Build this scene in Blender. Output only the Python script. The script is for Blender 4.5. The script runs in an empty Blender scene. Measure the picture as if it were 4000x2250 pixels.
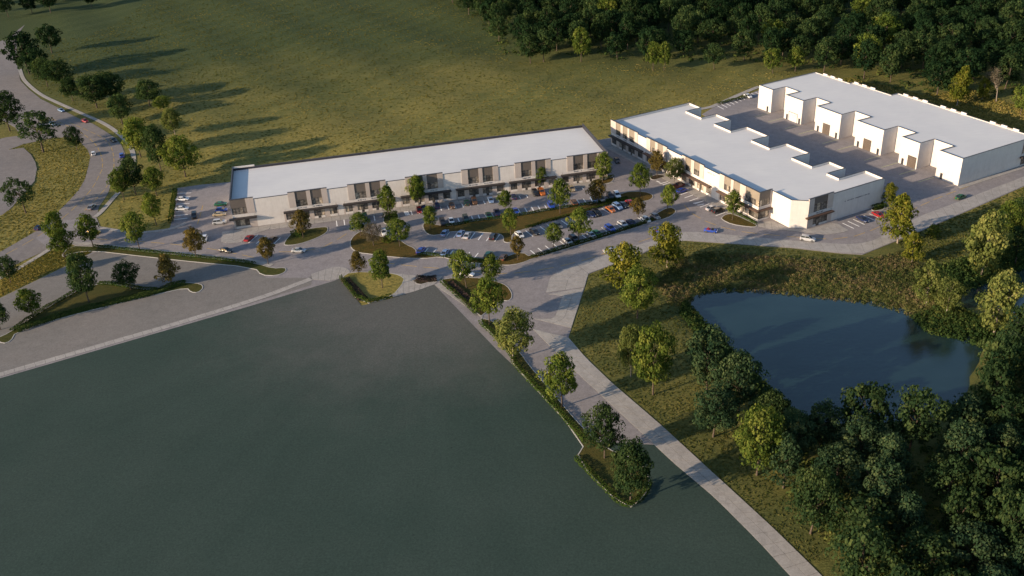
import bpy, math, random
import numpy as np
from mathutils import Vector, Matrix

R = math.radians
scene = bpy.context.scene
col = scene.collection

# ------------------------------------------------------------------ camera
CAM_LENS, CAM_H = 33.6181, 138.47
cam_data = bpy.data.cameras.new('camera')
cam_data.sensor_width = 36.0
cam_data.lens = CAM_LENS
cam_data.clip_start = 1.0
cam_data.clip_end = 6000.0
cam = bpy.data.objects.new('camera', cam_data)
col.objects.link(cam)
_F = Vector((0.0, 0.87437, -0.48525)); _R = Vector((0.99845, -0.02698, -0.04861)); _U = Vector((0.05559, 0.4845, 0.87302))
cam.matrix_world = Matrix(((_R.x, _U.x, -_F.x, 0), (_R.y, _U.y, -_F.y, 0), (_R.z, _U.z, -_F.z, CAM_H), (0, 0, 0, 1)))
scene.camera = cam

# ------------------------------------------------------------------ sky, sun, exposure
SUN_AZ, SUN_EL = 24.5, 15.5          # heading of the shadows, elevation
world = bpy.data.worlds.new('World')
scene.world = world
world.use_nodes = True
wn = world.node_tree
for n in list(wn.nodes): wn.nodes.remove(n)
sky = wn.nodes.new('ShaderNodeTexSky')
sky.sky_type = 'NISHITA'
sky.sun_disc = False
sky.sun_elevation = R(SUN_EL)
sky.sun_rotation = math.atan2(-math.cos(R(SUN_AZ)), -math.sin(R(SUN_AZ)))
sky.altitude = 100
sky.air_density = 1.0
sky.dust_density = 0.7
sky.ozone_density = 1.6
bg = wn.nodes.new('ShaderNodeBackground')
bg.inputs['Strength'].default_value = 0.125
wo = wn.nodes.new('ShaderNodeOutputWorld')
wn.links.new(sky.outputs[0], bg.inputs[0]); wn.links.new(bg.outputs[0], wo.inputs[0])
sun_data = bpy.data.lights.new('sun', 'SUN')
sun_data.energy = 5.0
sun_data.angle = R(0.6)
sun_data.color = (1.0, 0.775, 0.54)
sun = bpy.data.objects.new('sun', sun_data)
col.objects.link(sun)
sun.location = (-200, -80, 200)
sun.rotation_euler = Vector((math.cos(R(SUN_AZ)), math.sin(R(SUN_AZ)), -math.tan(R(SUN_EL)))).to_track_quat('-Z', 'Y').to_euler()
scene.view_settings.view_transform = 'Standard'
scene.view_settings.look = 'None'
scene.view_settings.exposure = 0.75
scene.view_settings.gamma = 1.0
scene.view_settings.use_curve_mapping = False
scene.cycles.max_bounces = 6
scene.cycles.transparent_max_bounces = 8

rng = random.Random(7)
nrg = np.random.default_rng(11)

# ------------------------------------------------------------------ materials
class NT:
    def __init__(s, name):
        s.m = bpy.data.materials.new(name); s.m.use_nodes = True
        s.t = s.m.node_tree
        for n in list(s.t.nodes): s.t.nodes.remove(n)
        s.out = s.t.nodes.new('ShaderNodeOutputMaterial')
    def n(s, typ, **kw):
        nd = s.t.nodes.new(typ)
        for k, v in kw.items():
            if k.startswith('_'): setattr(nd, k[1:], v)
            else: nd.inputs[k.replace('__', ' ')].default_value = v
        return nd
    def l(s, a, b): s.t.links.new(a, b)
    def pos(s, scale=(1, 1, 1), rot=0.0):
        g = s.n('ShaderNodeNewGeometry')
        mp = s.n('ShaderNodeMapping')
        mp.inputs['Scale'].default_value = scale
        mp.inputs['Rotation'].default_value = (0, 0, rot)
        s.l(g.outputs['Position'], mp.inputs['Vector'])
        return mp.outputs[0]
    def noise(s, vec, scale, detail=4, rough=.6):
        nz = s.n('ShaderNodeTexNoise', Scale=scale, Detail=detail, Roughness=rough)
        s.l(vec, nz.inputs['Vector'])
        return nz.outputs['Fac']
    def ramp(s, fac, stops):
        r = s.n('ShaderNodeValToRGB')
        el = r.color_ramp.elements
        while len(el) < len(stops): el.new(.5)
        for e, (p, c) in zip(el, stops):
            e.position = p; e.color = (*c, 1) if len(c) == 3 else c
        s.l(fac, r.inputs[0])
        return r.outputs[0]
    def mix(s, fac, a, b, typ='MIX'):
        m = s.n('ShaderNodeMix', _data_type='RGBA', _blend_type=typ)
        for k, v in ((0, fac), (6, a), (7, b)):
            if isinstance(v, (int, float)): m.inputs[k].default_value = v
            elif isinstance(v, tuple): m.inputs[k].default_value = (*v, 1)
            else: s.l(v, m.inputs[k])
        return m.outputs[2]
    def bump(s, h, strength, dist):
        b = s.n('ShaderNodeBump', Strength=strength, Distance=dist)
        s.l(h, b.inputs['Height'])
        return b.outputs[0]
    def principled(s, colr, rough=.8, normal=None, spec=.3, metal=0.0, coat=0.0):
        p = s.n('ShaderNodeBsdfPrincipled')
        p.inputs['Roughness'].default_value = rough
        p.inputs['Specular IOR Level'].default_value = spec
        p.inputs['Metallic'].default_value = metal
        p.inputs['Coat Weight'].default_value = coat
        p.inputs['Coat Roughness'].default_value = .06
        if isinstance(colr, tuple): p.inputs['Base Color'].default_value = (*colr, 1)
        else: s.l(colr, p.inputs['Base Color'])
        if normal is not None: s.l(normal, p.inputs['Normal'])
        s.l(p.outputs[0], s.out.inputs[0])
        return s.m

def g3(c, k): return tuple(v * k for v in c)

def m_plain(name, c, rough=.8, spec=.3, var=.12, scale=.6, metal=0.0, coat=0.0):
    t = NT(name)
    f = t.noise(t.pos(), scale, 5)
    return t.principled(t.ramp(f, [(.3, g3(c, 1 - var)), (.7, g3(c, 1 + var))]), rough, None, spec, metal, coat)

def m_asphalt(name, c, warm, mott=.16, cell=2.2):
    """worn paving: fine aggregate, faint block mottling, large stains, drag marks"""
    t = NT(name)
    v = t.pos()
    big = t.noise(v, .035, 4)
    mid = t.noise(v, .35, 5, .65)
    fine = t.noise(v, 3.2, 3, .7)
    vo = t.n('ShaderNodeTexVoronoi', Scale=cell); t.l(v, vo.inputs['Vector'])
    base = t.ramp(big, [(.32, c), (.68, warm)])
    a = t.ramp(mid, [(.25, (1 - mott,) * 3), (.75, (1 + mott,) * 3)])
    b = t.ramp(fine, [(.3, (.86,) * 3), (.7, (1.12,) * 3)])
    d = t.ramp(vo.outputs['Color'], [(0, (.88,) * 3), (1, (1.1,) * 3)])
    k = t.mix(1.0, t.mix(1.0, t.mix(1.0, base, a, 'MULTIPLY'), b, 'MULTIPLY'), d, 'MULTIPLY')
    return t.principled(k, .9, t.bump(fine, .35, .03), .2)

def m_lot(name):
    """dark sealed lot, greenish grey, with faint tracks, a painted fade to dark away from the entrance, and fine speckle"""
    t = NT(name)
    v = t.pos()
    big = t.noise(v, .03, 4)
    mid = t.noise(v, .9, 6, .8)
    fine = t.noise(v, 2.1, 4, .8)
    st = t.noise(t.pos((.3, 1.1, 1), R(-52)), .22, 5, .6)
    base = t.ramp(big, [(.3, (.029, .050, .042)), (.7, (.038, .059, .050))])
    worn = t.ramp(st, [(.55, (1, 1, 1)), (.8, (1.05, 1.05, 1.04))])
    a = t.ramp(mid, [(.3, (.90,) * 3), (.7, (1.1,) * 3)])
    b = t.ramp(fine, [(.3, (.74,) * 3), (.7, (1.24,) * 3)])
    # faint tracks fanning out of the entrance corner
    sx = t.n('ShaderNodeSeparateXYZ'); sv = t.n('ShaderNodeVectorMath', _operation='SUBTRACT'); t.l(v, sv.inputs[0]); sv.inputs[1].default_value = (-27.7, 253.0, 0); t.l(sv.outputs[0], sx.inputs[0])
    an = t.n('ShaderNodeMath', _operation='ARCTAN2'); t.l(sx.outputs['X'], an.inputs[0]); t.l(sx.outputs['Y'], an.inputs[1])
    ln = t.n('ShaderNodeVectorMath', _operation='LENGTH'); t.l(sv.outputs[0], ln.inputs[0])
    cb = t.n('ShaderNodeCombineXYZ'); m1 = t.n('ShaderNodeMath', _operation='MULTIPLY'); t.l(an.outputs[0], m1.inputs[0]); m1.inputs[1].default_value = 9.0; m2 = t.n('ShaderNodeMath', _operation='MULTIPLY'); t.l(ln.outputs['Value'], m2.inputs[0]); m2.inputs[1].default_value = .02
    t.l(m1.outputs[0], cb.inputs[0]); t.l(m2.outputs[0], cb.inputs[1])
    trk = t.ramp(t.noise(cb.outputs[0], 1.3, 6, .7), [(.38, (.975,) * 3), (.68, (1.06,) * 3)])
    vs = t.n('ShaderNodeTexVoronoi', Scale=.085); t.l(v, vs.inputs['Vector'])
    spot = t.ramp(vs.outputs['Distance'], [(.012, (.6,) * 3), (.03, (1, 1, 1))])
    # foreground darkening painted into the colour, palest at the entrance corner
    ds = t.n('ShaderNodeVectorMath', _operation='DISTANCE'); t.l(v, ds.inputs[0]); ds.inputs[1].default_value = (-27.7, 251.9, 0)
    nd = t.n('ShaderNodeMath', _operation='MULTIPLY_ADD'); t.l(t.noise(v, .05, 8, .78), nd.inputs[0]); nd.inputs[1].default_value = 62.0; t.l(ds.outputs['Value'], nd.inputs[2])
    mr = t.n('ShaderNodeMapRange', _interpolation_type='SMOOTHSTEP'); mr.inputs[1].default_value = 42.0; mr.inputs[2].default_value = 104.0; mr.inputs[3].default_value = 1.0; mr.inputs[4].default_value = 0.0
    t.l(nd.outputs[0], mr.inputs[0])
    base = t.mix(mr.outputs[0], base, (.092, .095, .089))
    k = t.mix(1.0, t.mix(1.0, t.mix(1.0, t.mix(1.0, t.mix(1.0, base, worn, 'MULTIPLY'), a, 'MULTIPLY'), b, 'MULTIPLY'), trk, 'MULTIPLY'), spot, 'MULTIPLY')
    return t.principled(k, .92, t.bump(fine, .3, .03), .15)

def m_grass(name, dry, green, dark, scale=1.0, thr=.5, far_dark=None):
    t = NT(name)
    v = t.pos()
    w = t.pos((1.0, 2.6, 1), R(-22))
    big = t.noise(v, .018 * scale, 4)
    mid = t.noise(w, .16 * scale, 6, .65)
    tuft = t.noise(w, .9 * scale, 5, .7)
    fine = t.noise(v, 5.0, 3, .7)
    c = t.mix(t.ramp(big, [(thr - .16, (0, 0, 0)), (thr + .16, (1, 1, 1))]), dry, green)
    c = t.mix(t.ramp(mid, [(.42, (0, 0, 0)), (.68, (.9, .9, .9))]), c, g3(dry, 1.15))
    c = t.mix(t.ramp(t.noise(w, .07 * scale, 6, .7), [(.54, (0, 0, 0)), (.7, (.6, .6, .6))]), c, g3(green, .62))
    if far_dark:
        sp = t.n('ShaderNodeSeparateXYZ'); t.l(v, sp.inputs[0])
        ad = t.n('ShaderNodeMath', _operation='MULTIPLY_ADD'); t.l(t.noise(v, .012, 5, .7), ad.inputs[0]); ad.inputs[1].default_value = 260.0; t.l(sp.outputs['Y'], ad.inputs[2])
        mr = t.n('ShaderNodeMapRange'); mr.inputs[1].default_value = 470.0; mr.inputs[2].default_value = 680.0; t.l(ad.outputs[0], mr.inputs[0])
        c = t.mix(mr.outputs[0], c, far_dark)  # darkening towards the far edge, painted into the grass colour
        # damp, greener slope around the pond
        mx_ = t.n('ShaderNodeMapRange'); mx_.inputs[1].default_value = 0.0; mx_.inputs[2].default_value = 22.0; t.l(sp.outputs['X'], mx_.inputs[0])
        my_ = t.n('ShaderNodeMapRange'); my_.inputs[1].default_value = 292.0; my_.inputs[2].default_value = 272.0; t.l(sp.outputs['Y'], my_.inputs[0])
        mm = t.n('ShaderNodeMath', _operation='MULTIPLY'); t.l(mx_.outputs[0], mm.inputs[0]); t.l(my_.outputs[0], mm.inputs[1])
        mk = t.n('ShaderNodeMath', _operation='MULTIPLY'); t.l(mm.outputs[0], mk.inputs[0]); t.l(t.ramp(t.noise(v, .05, 5, .7), [(.3, (.35,) * 3), (.62, (1, 1, 1))]), mk.inputs[1])
        c = t.mix(mk.outputs[0], c, (.082, .092, .030))
    c = t.mix(t.ramp(tuft, [(.36, (.85, .85, .85)), (.56, (0, 0, 0))]), c, dark)
    c = t.mix(1.0, c, t.ramp(fine, [(.25, (.75,) * 3), (.75, (1.2,) * 3)]), 'MULTIPLY')
    return t.principled(c, .95, t.bump(tuft, .8, .5), .1)

def m_leaf(name, c1, c2, c3, trans=.3):
    t = NT(name)
    at = t.n('ShaderNodeAttribute', _attribute_name='tint')
    oi = t.n('ShaderNodeObjectInfo')
    c = t.ramp(at.outputs['Fac'], [(.0, c1), (.55, c2), (1, c3)])
    k = t.ramp(oi.outputs['Random'], [(0, (.8, .82, .8)), (1, (1.2, 1.15, 1.1))])
    c = t.mix(1.0, c, k, 'MULTIPLY')
    d = t.n('ShaderNodeBsdfDiffuse'); t.l(c, d.inputs[0])
    tr = t.n('ShaderNodeBsdfTranslucent'); t.l(t.mix(1.0, c, (1.15, 1.2, .6), 'MULTIPLY'), tr.inputs[0])
    mx = t.n('ShaderNodeMixShader'); mx.inputs[0].default_value = trans
    t.l(d.outputs[0], mx.inputs[1]); t.l(tr.outputs[0], mx.inputs[2]); t.l(mx.outputs[0], t.out.inputs[0])
    return t.m

def m_water(name):
    t = NT(name)
    a = t.noise(t.pos((1, 3.2, 1), R(-12)), .55, 5, .62)
    b = t.noise(t.pos((1, 2.0, 1), R(-12)), .05, 3)
    c = t.ramp(b, [(.35, (.008, .023, .024)), (.65, (.013, .032, .033))])
    return t.principled(c, .10, t.bump(a, .32, .10), .65)

def m_glass(name, c):
    t = NT(name)
    oi = t.n('ShaderNodeObjectInfo')
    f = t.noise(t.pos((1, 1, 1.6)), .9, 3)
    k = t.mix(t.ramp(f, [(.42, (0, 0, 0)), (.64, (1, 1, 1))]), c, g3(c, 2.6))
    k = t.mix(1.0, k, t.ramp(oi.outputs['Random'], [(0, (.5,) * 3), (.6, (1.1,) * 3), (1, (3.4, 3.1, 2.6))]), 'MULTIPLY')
    return t.principled(k, .06, None, .6)

def m_paint(name, c, metal=.15):
    return m_plain(name, c, .32, .5, .03, .3, metal, .7)

M = {}
M['drive'] = m_asphalt('drive_paving', (.212, .199, .205), (.243, .223, .220))
M['road'] = m_asphalt('road_asphalt', (.178, .166, .164), (.205, .184, .173))
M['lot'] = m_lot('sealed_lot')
M['lot_left'] = m_asphalt('side_lot_asphalt', (.165, .158, .148), (.190, .176, .162), .1)
M['concrete'] = m_asphalt('concrete', (.30, .285, .27), (.34, .32, .295), .10, .9)
M['joint'] = m_plain('joint', (.09, .088, .085), .95)
M['kerb'] = m_plain('kerb_concrete', (.40, .39, .37), .9)
M['meadow'] = m_grass('meadow_grass', (.300, .235, .066), (.160, .162, .046), (.080, .090, .027), 1.0, .5, (.040, .062, .025))
M['lawn'] = m_grass('island_lawn', (.105, .085, .024), (.055, .076, .018), (.028, .036, .012), 4.0, .46)
M['heath'] = m_grass('island_heath', (.150, .088, .024), (.066, .070, .018), (.036, .036, .012), 3.0, .47)
M['mulch'] = m_grass('planting_mulch', (.07, .05, .035), (.045, .042, .02), (.025, .02, .014), 5.0, .5)
M['tuft'] = m_leaf('grass_tuft', (.080, .092, .028), (.170, .150, .045), (.290, .230, .085), .3)
M['tuft_green'] = m_leaf('slope_tuft', (.045, .062, .018), (.085, .092, .028), (.170, .145, .052), .25)
M['brush'] = m_leaf('bank_brush', (.040, .064, .020), (.105, .108, .040), (.190, .140, .088), .25)
M['brush_green'] = m_leaf('bank_brush_green', (.018, .040, .014), (.044, .074, .022), (.100, .115, .032), .2)
M['flower'] = m_leaf('flower_bed', (.030, .034, .022), (.060, .050, .040), (.14, .08, .09), .2)
M['hedge'] = m_leaf('hedge_leaf', (.014, .030, .008), (.032, .060, .012), (.070, .088, .022), .15)
M['bark'] = m_plain('bark', (.085, .066, .052), .95, .1, .3, 3)
M['pale_bark'] = m_plain('pale_bark', (.24, .20, .165), .95, .1, .25, 3)
M['leaf_green'] = m_leaf('leaf_green', (.034, .062, .014), (.095, .132, .026), (.200, .210, .046))
M['leaf_dark'] = m_leaf('leaf_dark', (.015, .034, .016), (.036, .064, .025), (.080, .106, .037), .36)
M['leaf_deep'] = m_leaf('leaf_deep', (.007, .019, .010), (.015, .034, .014), (.034, .054, .020), .2)
M['leaf_gold'] = m_leaf('leaf_gold', (.050, .070, .010), (.125, .136, .022), (.230, .205, .036))
M['leaf_pale'] = m_leaf('leaf_pale', (.050, .074, .022), (.115, .138, .040), (.205, .210, .066))
M['leaf_blue'] = m_leaf('leaf_blue', (.014, .034, .020), (.036, .066, .032), (.085, .112, .048))
M['leaf_autumn'] = m_leaf('leaf_autumn', (.050, .040, .014), (.115, .090, .028), (.195, .150, .046), .25)
M['leaf_twig'] = m_leaf('leaf_twig', (.044, .040, .028), (.080, .072, .052), (.130, .115, .085), .15)
M['water'] = m_water('pond_water')
M['line'] = m_plain('line_paint', (.78, .78, .76), .7, .3, .1, 1.5)
M['yellow'] = m_plain('yellow_paint', (.42, .28, .07), .8, .2, .3, 1.2)
M['lime'] = m_plain('pale_green_paint', (.40, .42, .22), .8, .2, .25, 1.2)
def m_wall(name, c, seam=0):
    t = NT(name)
    v = t.pos()
    a = t.ramp(t.noise(v, .5, 5, .65), [(.3, (.93,) * 3), (.7, (1.05,) * 3)])
    s = t.ramp(t.noise(t.pos((2.2, 2.2, .16)), .9, 4, .6), [(.32, (.955, .945, .935)), (.55, (1, 1, 1))])
    k = t.mix(1.0, t.mix(1.0, c, a, 'MULTIPLY'), s, 'MULTIPLY')
    return t.principled(k, .85, t.bump(t.noise(v, 6, 3), .2, .02), .2)
M['white'] = m_wall('white_panel', (.585, .555, .535))
M['taupe'] = m_wall('taupe_pier', (.42, .37, .345))
M['beige'] = m_wall('beige_pier', (.47, .41, .375))
M['spandrel'] = m_plain('spandrel_panel', (.115, .098, .088), .55, .4, .08, .4)
M['spandrel_tan'] = m_plain('spandrel_tan', (.23, .195, .155), .55, .4, .08, .4)
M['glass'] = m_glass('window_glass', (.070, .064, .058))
M['frame'] = m_plain('window_frame', (.035, .032, .032), .5)
M['canopy'] = m_plain('canopy_metal', (.030, .026, .027), .5, .4)
M['canopy_brown'] = m_plain('canopy_brown', (.085, .050, .036), .55, .4)
M['core'] = m_plain('inner_wall', (.05, .05, .05), .9)
def m_roof():
    t = NT('roof_membrane')
    v = t.pos()
    a = t.ramp(t.noise(v, .07, 5, .6), [(.3, (.93, .935, .95)), (.7, (1.03, 1.03, 1.02))])
    b = t.ramp(t.noise(t.pos((.25, 1.4, 1), R(-11)), .8, 4, .6), [(.3, (.965,) * 3), (.7, (1.03,) * 3)])
    k = t.mix(1.0, t.mix(1.0, (.57, .57, .565), a, 'MULTIPLY'), b, 'MULTIPLY')
    return t.principled(k, .75, None, .3)
M['roof'] = m_roof()
M['coping'] = m_plain('coping', (.045, .043, .05), .5, .4)
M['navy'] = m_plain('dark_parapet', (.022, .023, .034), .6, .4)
M['shutter'] = m_plain('roller_door', (.105, .082, .066), .6)
M['shutter_white'] = m_plain('roller_door_white', (.55, .53, .53), .6)
M['door'] = m_plain('steel_door', (.030, .030, .034), .5)
M['letter'] = m_plain('sign_letter', (.10, .10, .115), .5)
M['tyre'] = m_plain('tyre', (.018, .018, .018), .9)
M['rim'] = m_plain('rim', (.35, .35, .36), .3, .5, .05, 1, .8)
M['auto_glass'] = m_plain('car_glass', (.018, .022, .028), .05, .6, .05)
M['head'] = m_plain('headlight_lens', (.7, .7, .68), .15, .6, .05)
M['tail'] = m_plain('taillight_lens', (.35, .012, .012), .2, .6, .05)
M['seat_red'] = m_plain('red_upholstery', (.30, .025, .03), .7)
PAINT = {'white': (.72, .72, .72), 'silver': (.42, .43, .45), 'grey': (.16, .165, .175), 'black': (.012, .012, .014),
         'dark blue': (.012, .022, .075), 'blue': (.015, .055, .33), 'light blue': (.16, .25, .42), 'red': (.30, .012, .016),
         'dark red': (.10, .010, .014), 'green': (.008, .10, .035), 'dark green': (.008, .042, .026), 'brown': (.11, .058, .03),
         'orange': (.42, .12, .02), 'tan': (.36, .29, .18), 'bright green': (.03, .22, .02), 'yellow': (.55, .34, .03)}
PM = {k: m_paint('paint_' + k.replace(' ', '_'), v) for k, v in PAINT.items()}

# ------------------------------------------------------------------ helpers
def tag(o, label=None, cat=None, group=None, kind=None):
    if label: o['label'] = label
    if cat: o['category'] = cat
    if group: o['group'] = group
    if kind: o['kind'] = kind
    return o

def link(name, data, parent=None, loc=None, rz=None, scale=None):
    o = bpy.data.objects.new(name, data)
    col.objects.link(o)
    if parent: o.parent = parent
    if loc: o.location = loc
    if rz is not None: o.rotation_euler = (0, 0, rz)
    if scale: o.scale = scale
    return o

def empty(name, loc=(0, 0, 0), rz=0.0):
    o = link(name, None, None, loc, rz)
    o.empty_display_size = .5
    return o

def copy_tree(o, parent=None):
    c = o.copy(); col.objects.link(c)
    c.parent = parent
    for ch in list(o.children): copy_tree(ch, c)
    return c

class MB:
    def __init__(s): s.v = []; s.f = []
    def box(s, x0, x1, y0, y1, z0, z1):
        b = len(s.v)
        s.v += [(x0, y0, z0), (x1, y0, z0), (x1, y1, z0), (x0, y1, z0), (x0, y0, z1), (x1, y0, z1), (x1, y1, z1), (x0, y1, z1)]
        s.f += [tuple(b + i for i in q) for q in ((0, 3, 2, 1), (4, 5, 6, 7), (0, 1, 5, 4), (1, 2, 6, 5), (2, 3, 7, 6), (3, 0, 4, 7))]
        return s
    def prism(s, p, z0, z1, bottom=False):
        b = len(s.v); n = len(p)
        s.v += [(x, y, z0) for x, y in p] + [(x, y, z1) for x, y in p]
        s.f.append(tuple(b + n + i for i in range(n)))
        if bottom: s.f.append(tuple(b + i for i in reversed(range(n))))
        s.f += [(b + i, b + (i + 1) % n, b + n + (i + 1) % n, b + n + i) for i in range(n)]
        return s
    def tube(s, pts, rad, n=7, cap=True):
        rings = []
        for i, p in enumerate(pts):
            p = Vector(p)
            d = Vector(pts[min(i + 1, len(pts) - 1)]) - Vector(pts[max(i - 1, 0)])
            d.normalize()
            a = d.orthogonal().normalized(); c = d.cross(a)
            b = len(s.v)
            for k in range(n):
                t = 2 * math.pi * k / n
                s.v.append(tuple(p + (a * math.cos(t) + c * math.sin(t)) * rad[i]))
            rings.append(b)
        for a, b in zip(rings, rings[1:]):
            s.f += [(a + k, a + (k + 1) % n, b + (k + 1) % n, b + k) for k in range(n)]
        if cap: s.f.append(tuple(rings[-1] + k for k in range(n)))
        return s
    def mesh(s, name, mat, smooth=False):
        m = bpy.data.meshes.new(name)
        m.from_pydata(s.v, [], s.f)
        if mat: m.materials.append(mat)
        if smooth: m.polygons.foreach_set('use_smooth', [True] * len(m.polygons))
        m.update()
        return m
    def build(s, name, mat, parent=None, **kw):
        return link(name, s.mesh(name, mat), parent, **kw)

def area(p): return .5 * sum(p[i - 1][0] * p[i][1] - p[i][0] * p[i - 1][1] for i in range(len(p)))
def ccw(p): return list(p) if area(p) > 0 else list(reversed(p))
def chaikin(p, n=2, closed=True):
    for _ in range(n):
        q = [] if closed else [p[0]]
        rngi = range(len(p)) if closed else range(len(p) - 1)
        for i in rngi:
            a, b = p[i], p[(i + 1) % len(p)]
            q += [(a[0] * .75 + b[0] * .25, a[1] * .75 + b[1] * .25), (a[0] * .25 + b[0] * .75, a[1] * .25 + b[1] * .75)]
        if not closed: q.append(p[-1])
        p = q
    return p
def inset(p, d):
    """offset of a ccw polygon towards its inside, mitred"""
    out = []; n = len(p)
    for i in range(n):
        a, b, c = Vector(p[i - 1]), Vector(p[i]), Vector(p[(i + 1) % n])
        e1 = (b - a); e2 = (c - b)
        if e1.length < 1e-6 or e2.length < 1e-6: out.append(tuple(b)); continue
        e1.normalize(); e2.normalize()
        n1 = Vector((-e1.y, e1.x)); n2 = Vector((-e2.y, e2.x))
        k = 1 + n1.dot(n2)
        m = (n1 + n2) / max(k, .35)
        out.append(tuple(b + m * d))
    return out
def resample(p, step=None, n=None):
    p = np.array(p, float); s = np.r_[0, np.cumsum(np.hypot(*np.diff(p, axis=0).T))]
    if n is None: n = max(2, int(round(s[-1] / step)) + 1)
    t = np.linspace(0, s[-1], n)
    return np.stack([np.interp(t, s, p[:, 0]), np.interp(t, s, p[:, 1])], 1)
def offset_line(p, d):
    p = np.array(p, float); t = np.gradient(p, axis=0); t /= np.hypot(t[:, 0], t[:, 1])[:, None] + 1e-9
    return p + np.stack([-t[:, 1], t[:, 0]], 1) * d
def inside(poly, x, y):
    x = np.asarray(x, float); y = np.asarray(y, float); r = np.zeros(x.shape, bool); n = len(poly)
    for i in range(n):
        x0, y0 = poly[i - 1]; x1, y1 = poly[i]
        if y0 == y1: continue
        c = ((y0 > y) != (y1 > y)) & (x < (x1 - x0) * (y - y0) / (y1 - y0) + x0)
        r ^= c
    return r
def dist(poly, x, y, closed=True):
    d = np.full(np.shape(x), 1e9); n = len(poly)
    for i in range(0 if closed else 1, n):
        ax, ay = poly[i - 1]; bx, by = poly[i]
        L = (bx - ax) ** 2 + (by - ay) ** 2 + 1e-9
        t = np.clip(((x - ax) * (bx - ax) + (y - ay) * (by - ay)) / L, 0, 1)
        d = np.minimum(d, np.hypot(x - ax - t * (bx - ax), y - ay - t * (by - ay)))
    return d

def quad_mesh(name, V, mat, tint=None):
    """V: (N,4,3) array of quads -> mesh with a per-face 'tint'"""
    N = len(V)
    m = bpy.data.meshes.new(name)
    m.vertices.add(4 * N); m.vertices.foreach_set('co', np.ascontiguousarray(V, np.float32).ravel())
    m.loops.add(4 * N); m.loops.foreach_set('vertex_index', np.arange(4 * N, dtype=np.int32))
    m.polygons.add(N); m.polygons.foreach_set('loop_start', np.arange(0, 4 * N, 4, dtype=np.int32))
    m.polygons.foreach_set('loop_total', np.full(N, 4, np.int32))
    if tint is not None:
        a = m.attributes.new('tint', 'FLOAT', 'FACE'); a.data.foreach_set('value', np.asarray(tint, np.float32))
    if mat: m.materials.append(mat)
    m.update(calc_edges=True)
    return m
def leaves(C, Nn, size, rg, asp=1.0):
    """leaf-clump quads at C with rough normals Nn"""
    n = len(C)
    Nn = Nn + rg.normal(0, .45, (n, 3)); Nn /= np.linalg.norm(Nn, axis=1)[:, None] + 1e-9
    a = np.cross(Nn, rg.normal(0, 1, (n, 3))); a /= np.linalg.norm(a, axis=1)[:, None] + 1e-9
    b = np.cross(Nn, a)
    s = size[:, None] * .5
    j = lambda: (rg.uniform(.55, 1.25, (n, 1)))
    lift = Nn * s * .35
    return np.stack([C - a * s * j() + lift, C - b * s * asp * j(), C + a * s * j() + lift, C + b * s * asp * j()], 1)

# ------------------------------------------------------------------ the ground
POND = [(50.25,237.71),(55.5,243.62),(62.2,243.94),(71.87,242.83),(81.42,239.45),(88.72,237.11),(99.31,233.4),(105.94,229.32),(110.15,224.47),(112.02,216.28),(118.55,212.34),(122.57,207.49),(114.36,196.95),(108.28,187.55),(100.11,180.01),(87.57,177.19),(75.66,177.29),(68.53,181.42),(64.42,188.53),(60.77,198.81),(58.01,209.18),(54.62,221.72),(51.96,229.57)]
CREEK = [(180.12,263.3),(158.39,251.99),(148.04,244.99),(139.48,241.24),(130.1,236.92),(125.86,231.44),(125.51,225.73),(134.51,229.01),(135.06,221.2),(134.02,211.99),(148.7,206.64)]
SITE = [(-148.73,318.97),(-144.67,311.09),(-134.93,306.89),(-126.91,304.82),(-118.45,305.6),(-119.65,312.96),(-126.36,343.14),(-118.14,345.25),(-106.63,346.4),(-100.0,335.0),(-95.0,341.0),(33.0,368.0),(45.0,372.0),(45.05,377.93),(62.0,370.0),(95.0,365.0),(85.88,394.06),(94.58,404.67),(117.4,422.09),(145.0,405.0),(180.0,330.0),(188.54,321.13),(231.09,346.83),(220.07,327.37),(178.84,301.57),(158.42,288.73),(130.71,271.54),(119.52,265.03),(107.76,258.19),(102.25,259.56),(88.38,265.14),(56.27,274.45),(46.99,271.55),(41.95,267.31),(23.47,255.65),(21.66,247.96),(14.32,219.25),(23.83,197.14),(33.25,179.05),(42.86,158.59),(47.55,148.86),(54.17,133.66),(60.57,118.47),(35.78,120.21),(21.19,151.22),(11.99,168.84),(14.89,174.56),(-1.11,208.55),(-4.89,215.72),(-23.39,254.11),(-31.22,258.77),(-52.92,261.63),(-54.89,259.22),(-78.59,246.05),(-137.55,214.48),(-145.35,209.36),(-164.85,250.25),(-158.16,261.12),(-144.9,281.73),(-140.11,290.43),(-150.32,298.1),(-155.84,294.29),(-164.73,304.32),(-160.35,318.53)]
WEST = [(-310.41,642.56),(-301.67,608.77),(-285.05,570.7),(-270.17,536.63),(-256.37,508.13),(-244.82,490.7),(-230.71,471.71),(-215.71,455.51),(-198.31,436.15),(-188.88,427.64),(-179.15,416.01),(-170.43,405.01),(-164.63,394.88),(-160.17,385.33),(-156.55,373.5),(-152.99,355.93),(-156.02,359.83),(-152.18,340.72),(-151.41,329.11),(-148.73,318.93),(-147.79,306.43),(-150.38,297.21),(-156.25,294.92),(-161.95,286.47),(-166.1,279.1),(-173.05,268.3),(-180.22,283.37),(-172.97,294.65),(-169.93,302.35),(-167.49,308.96),(-165.44,315.86),(-165.58,327.68),(-165.32,336.69),(-165.53,347.39),(-167.3,358.89),(-171.04,372.66),(-174.04,383.15),(-178.49,392.56),(-186.6,404.46),(-191.38,409.94),(-200.08,411.01),(-211.14,404.47),(-215.2,397.51),(-224.42,393.01),(-231.12,407.62),(-223.84,414.82),(-217.32,416.51),(-225.27,428.56),(-238.49,442.92),(-259.66,463.16),(-309.21,554.44),(-321.22,603.97),(-307.71,599.59),(-306.22,606.73)]
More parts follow.
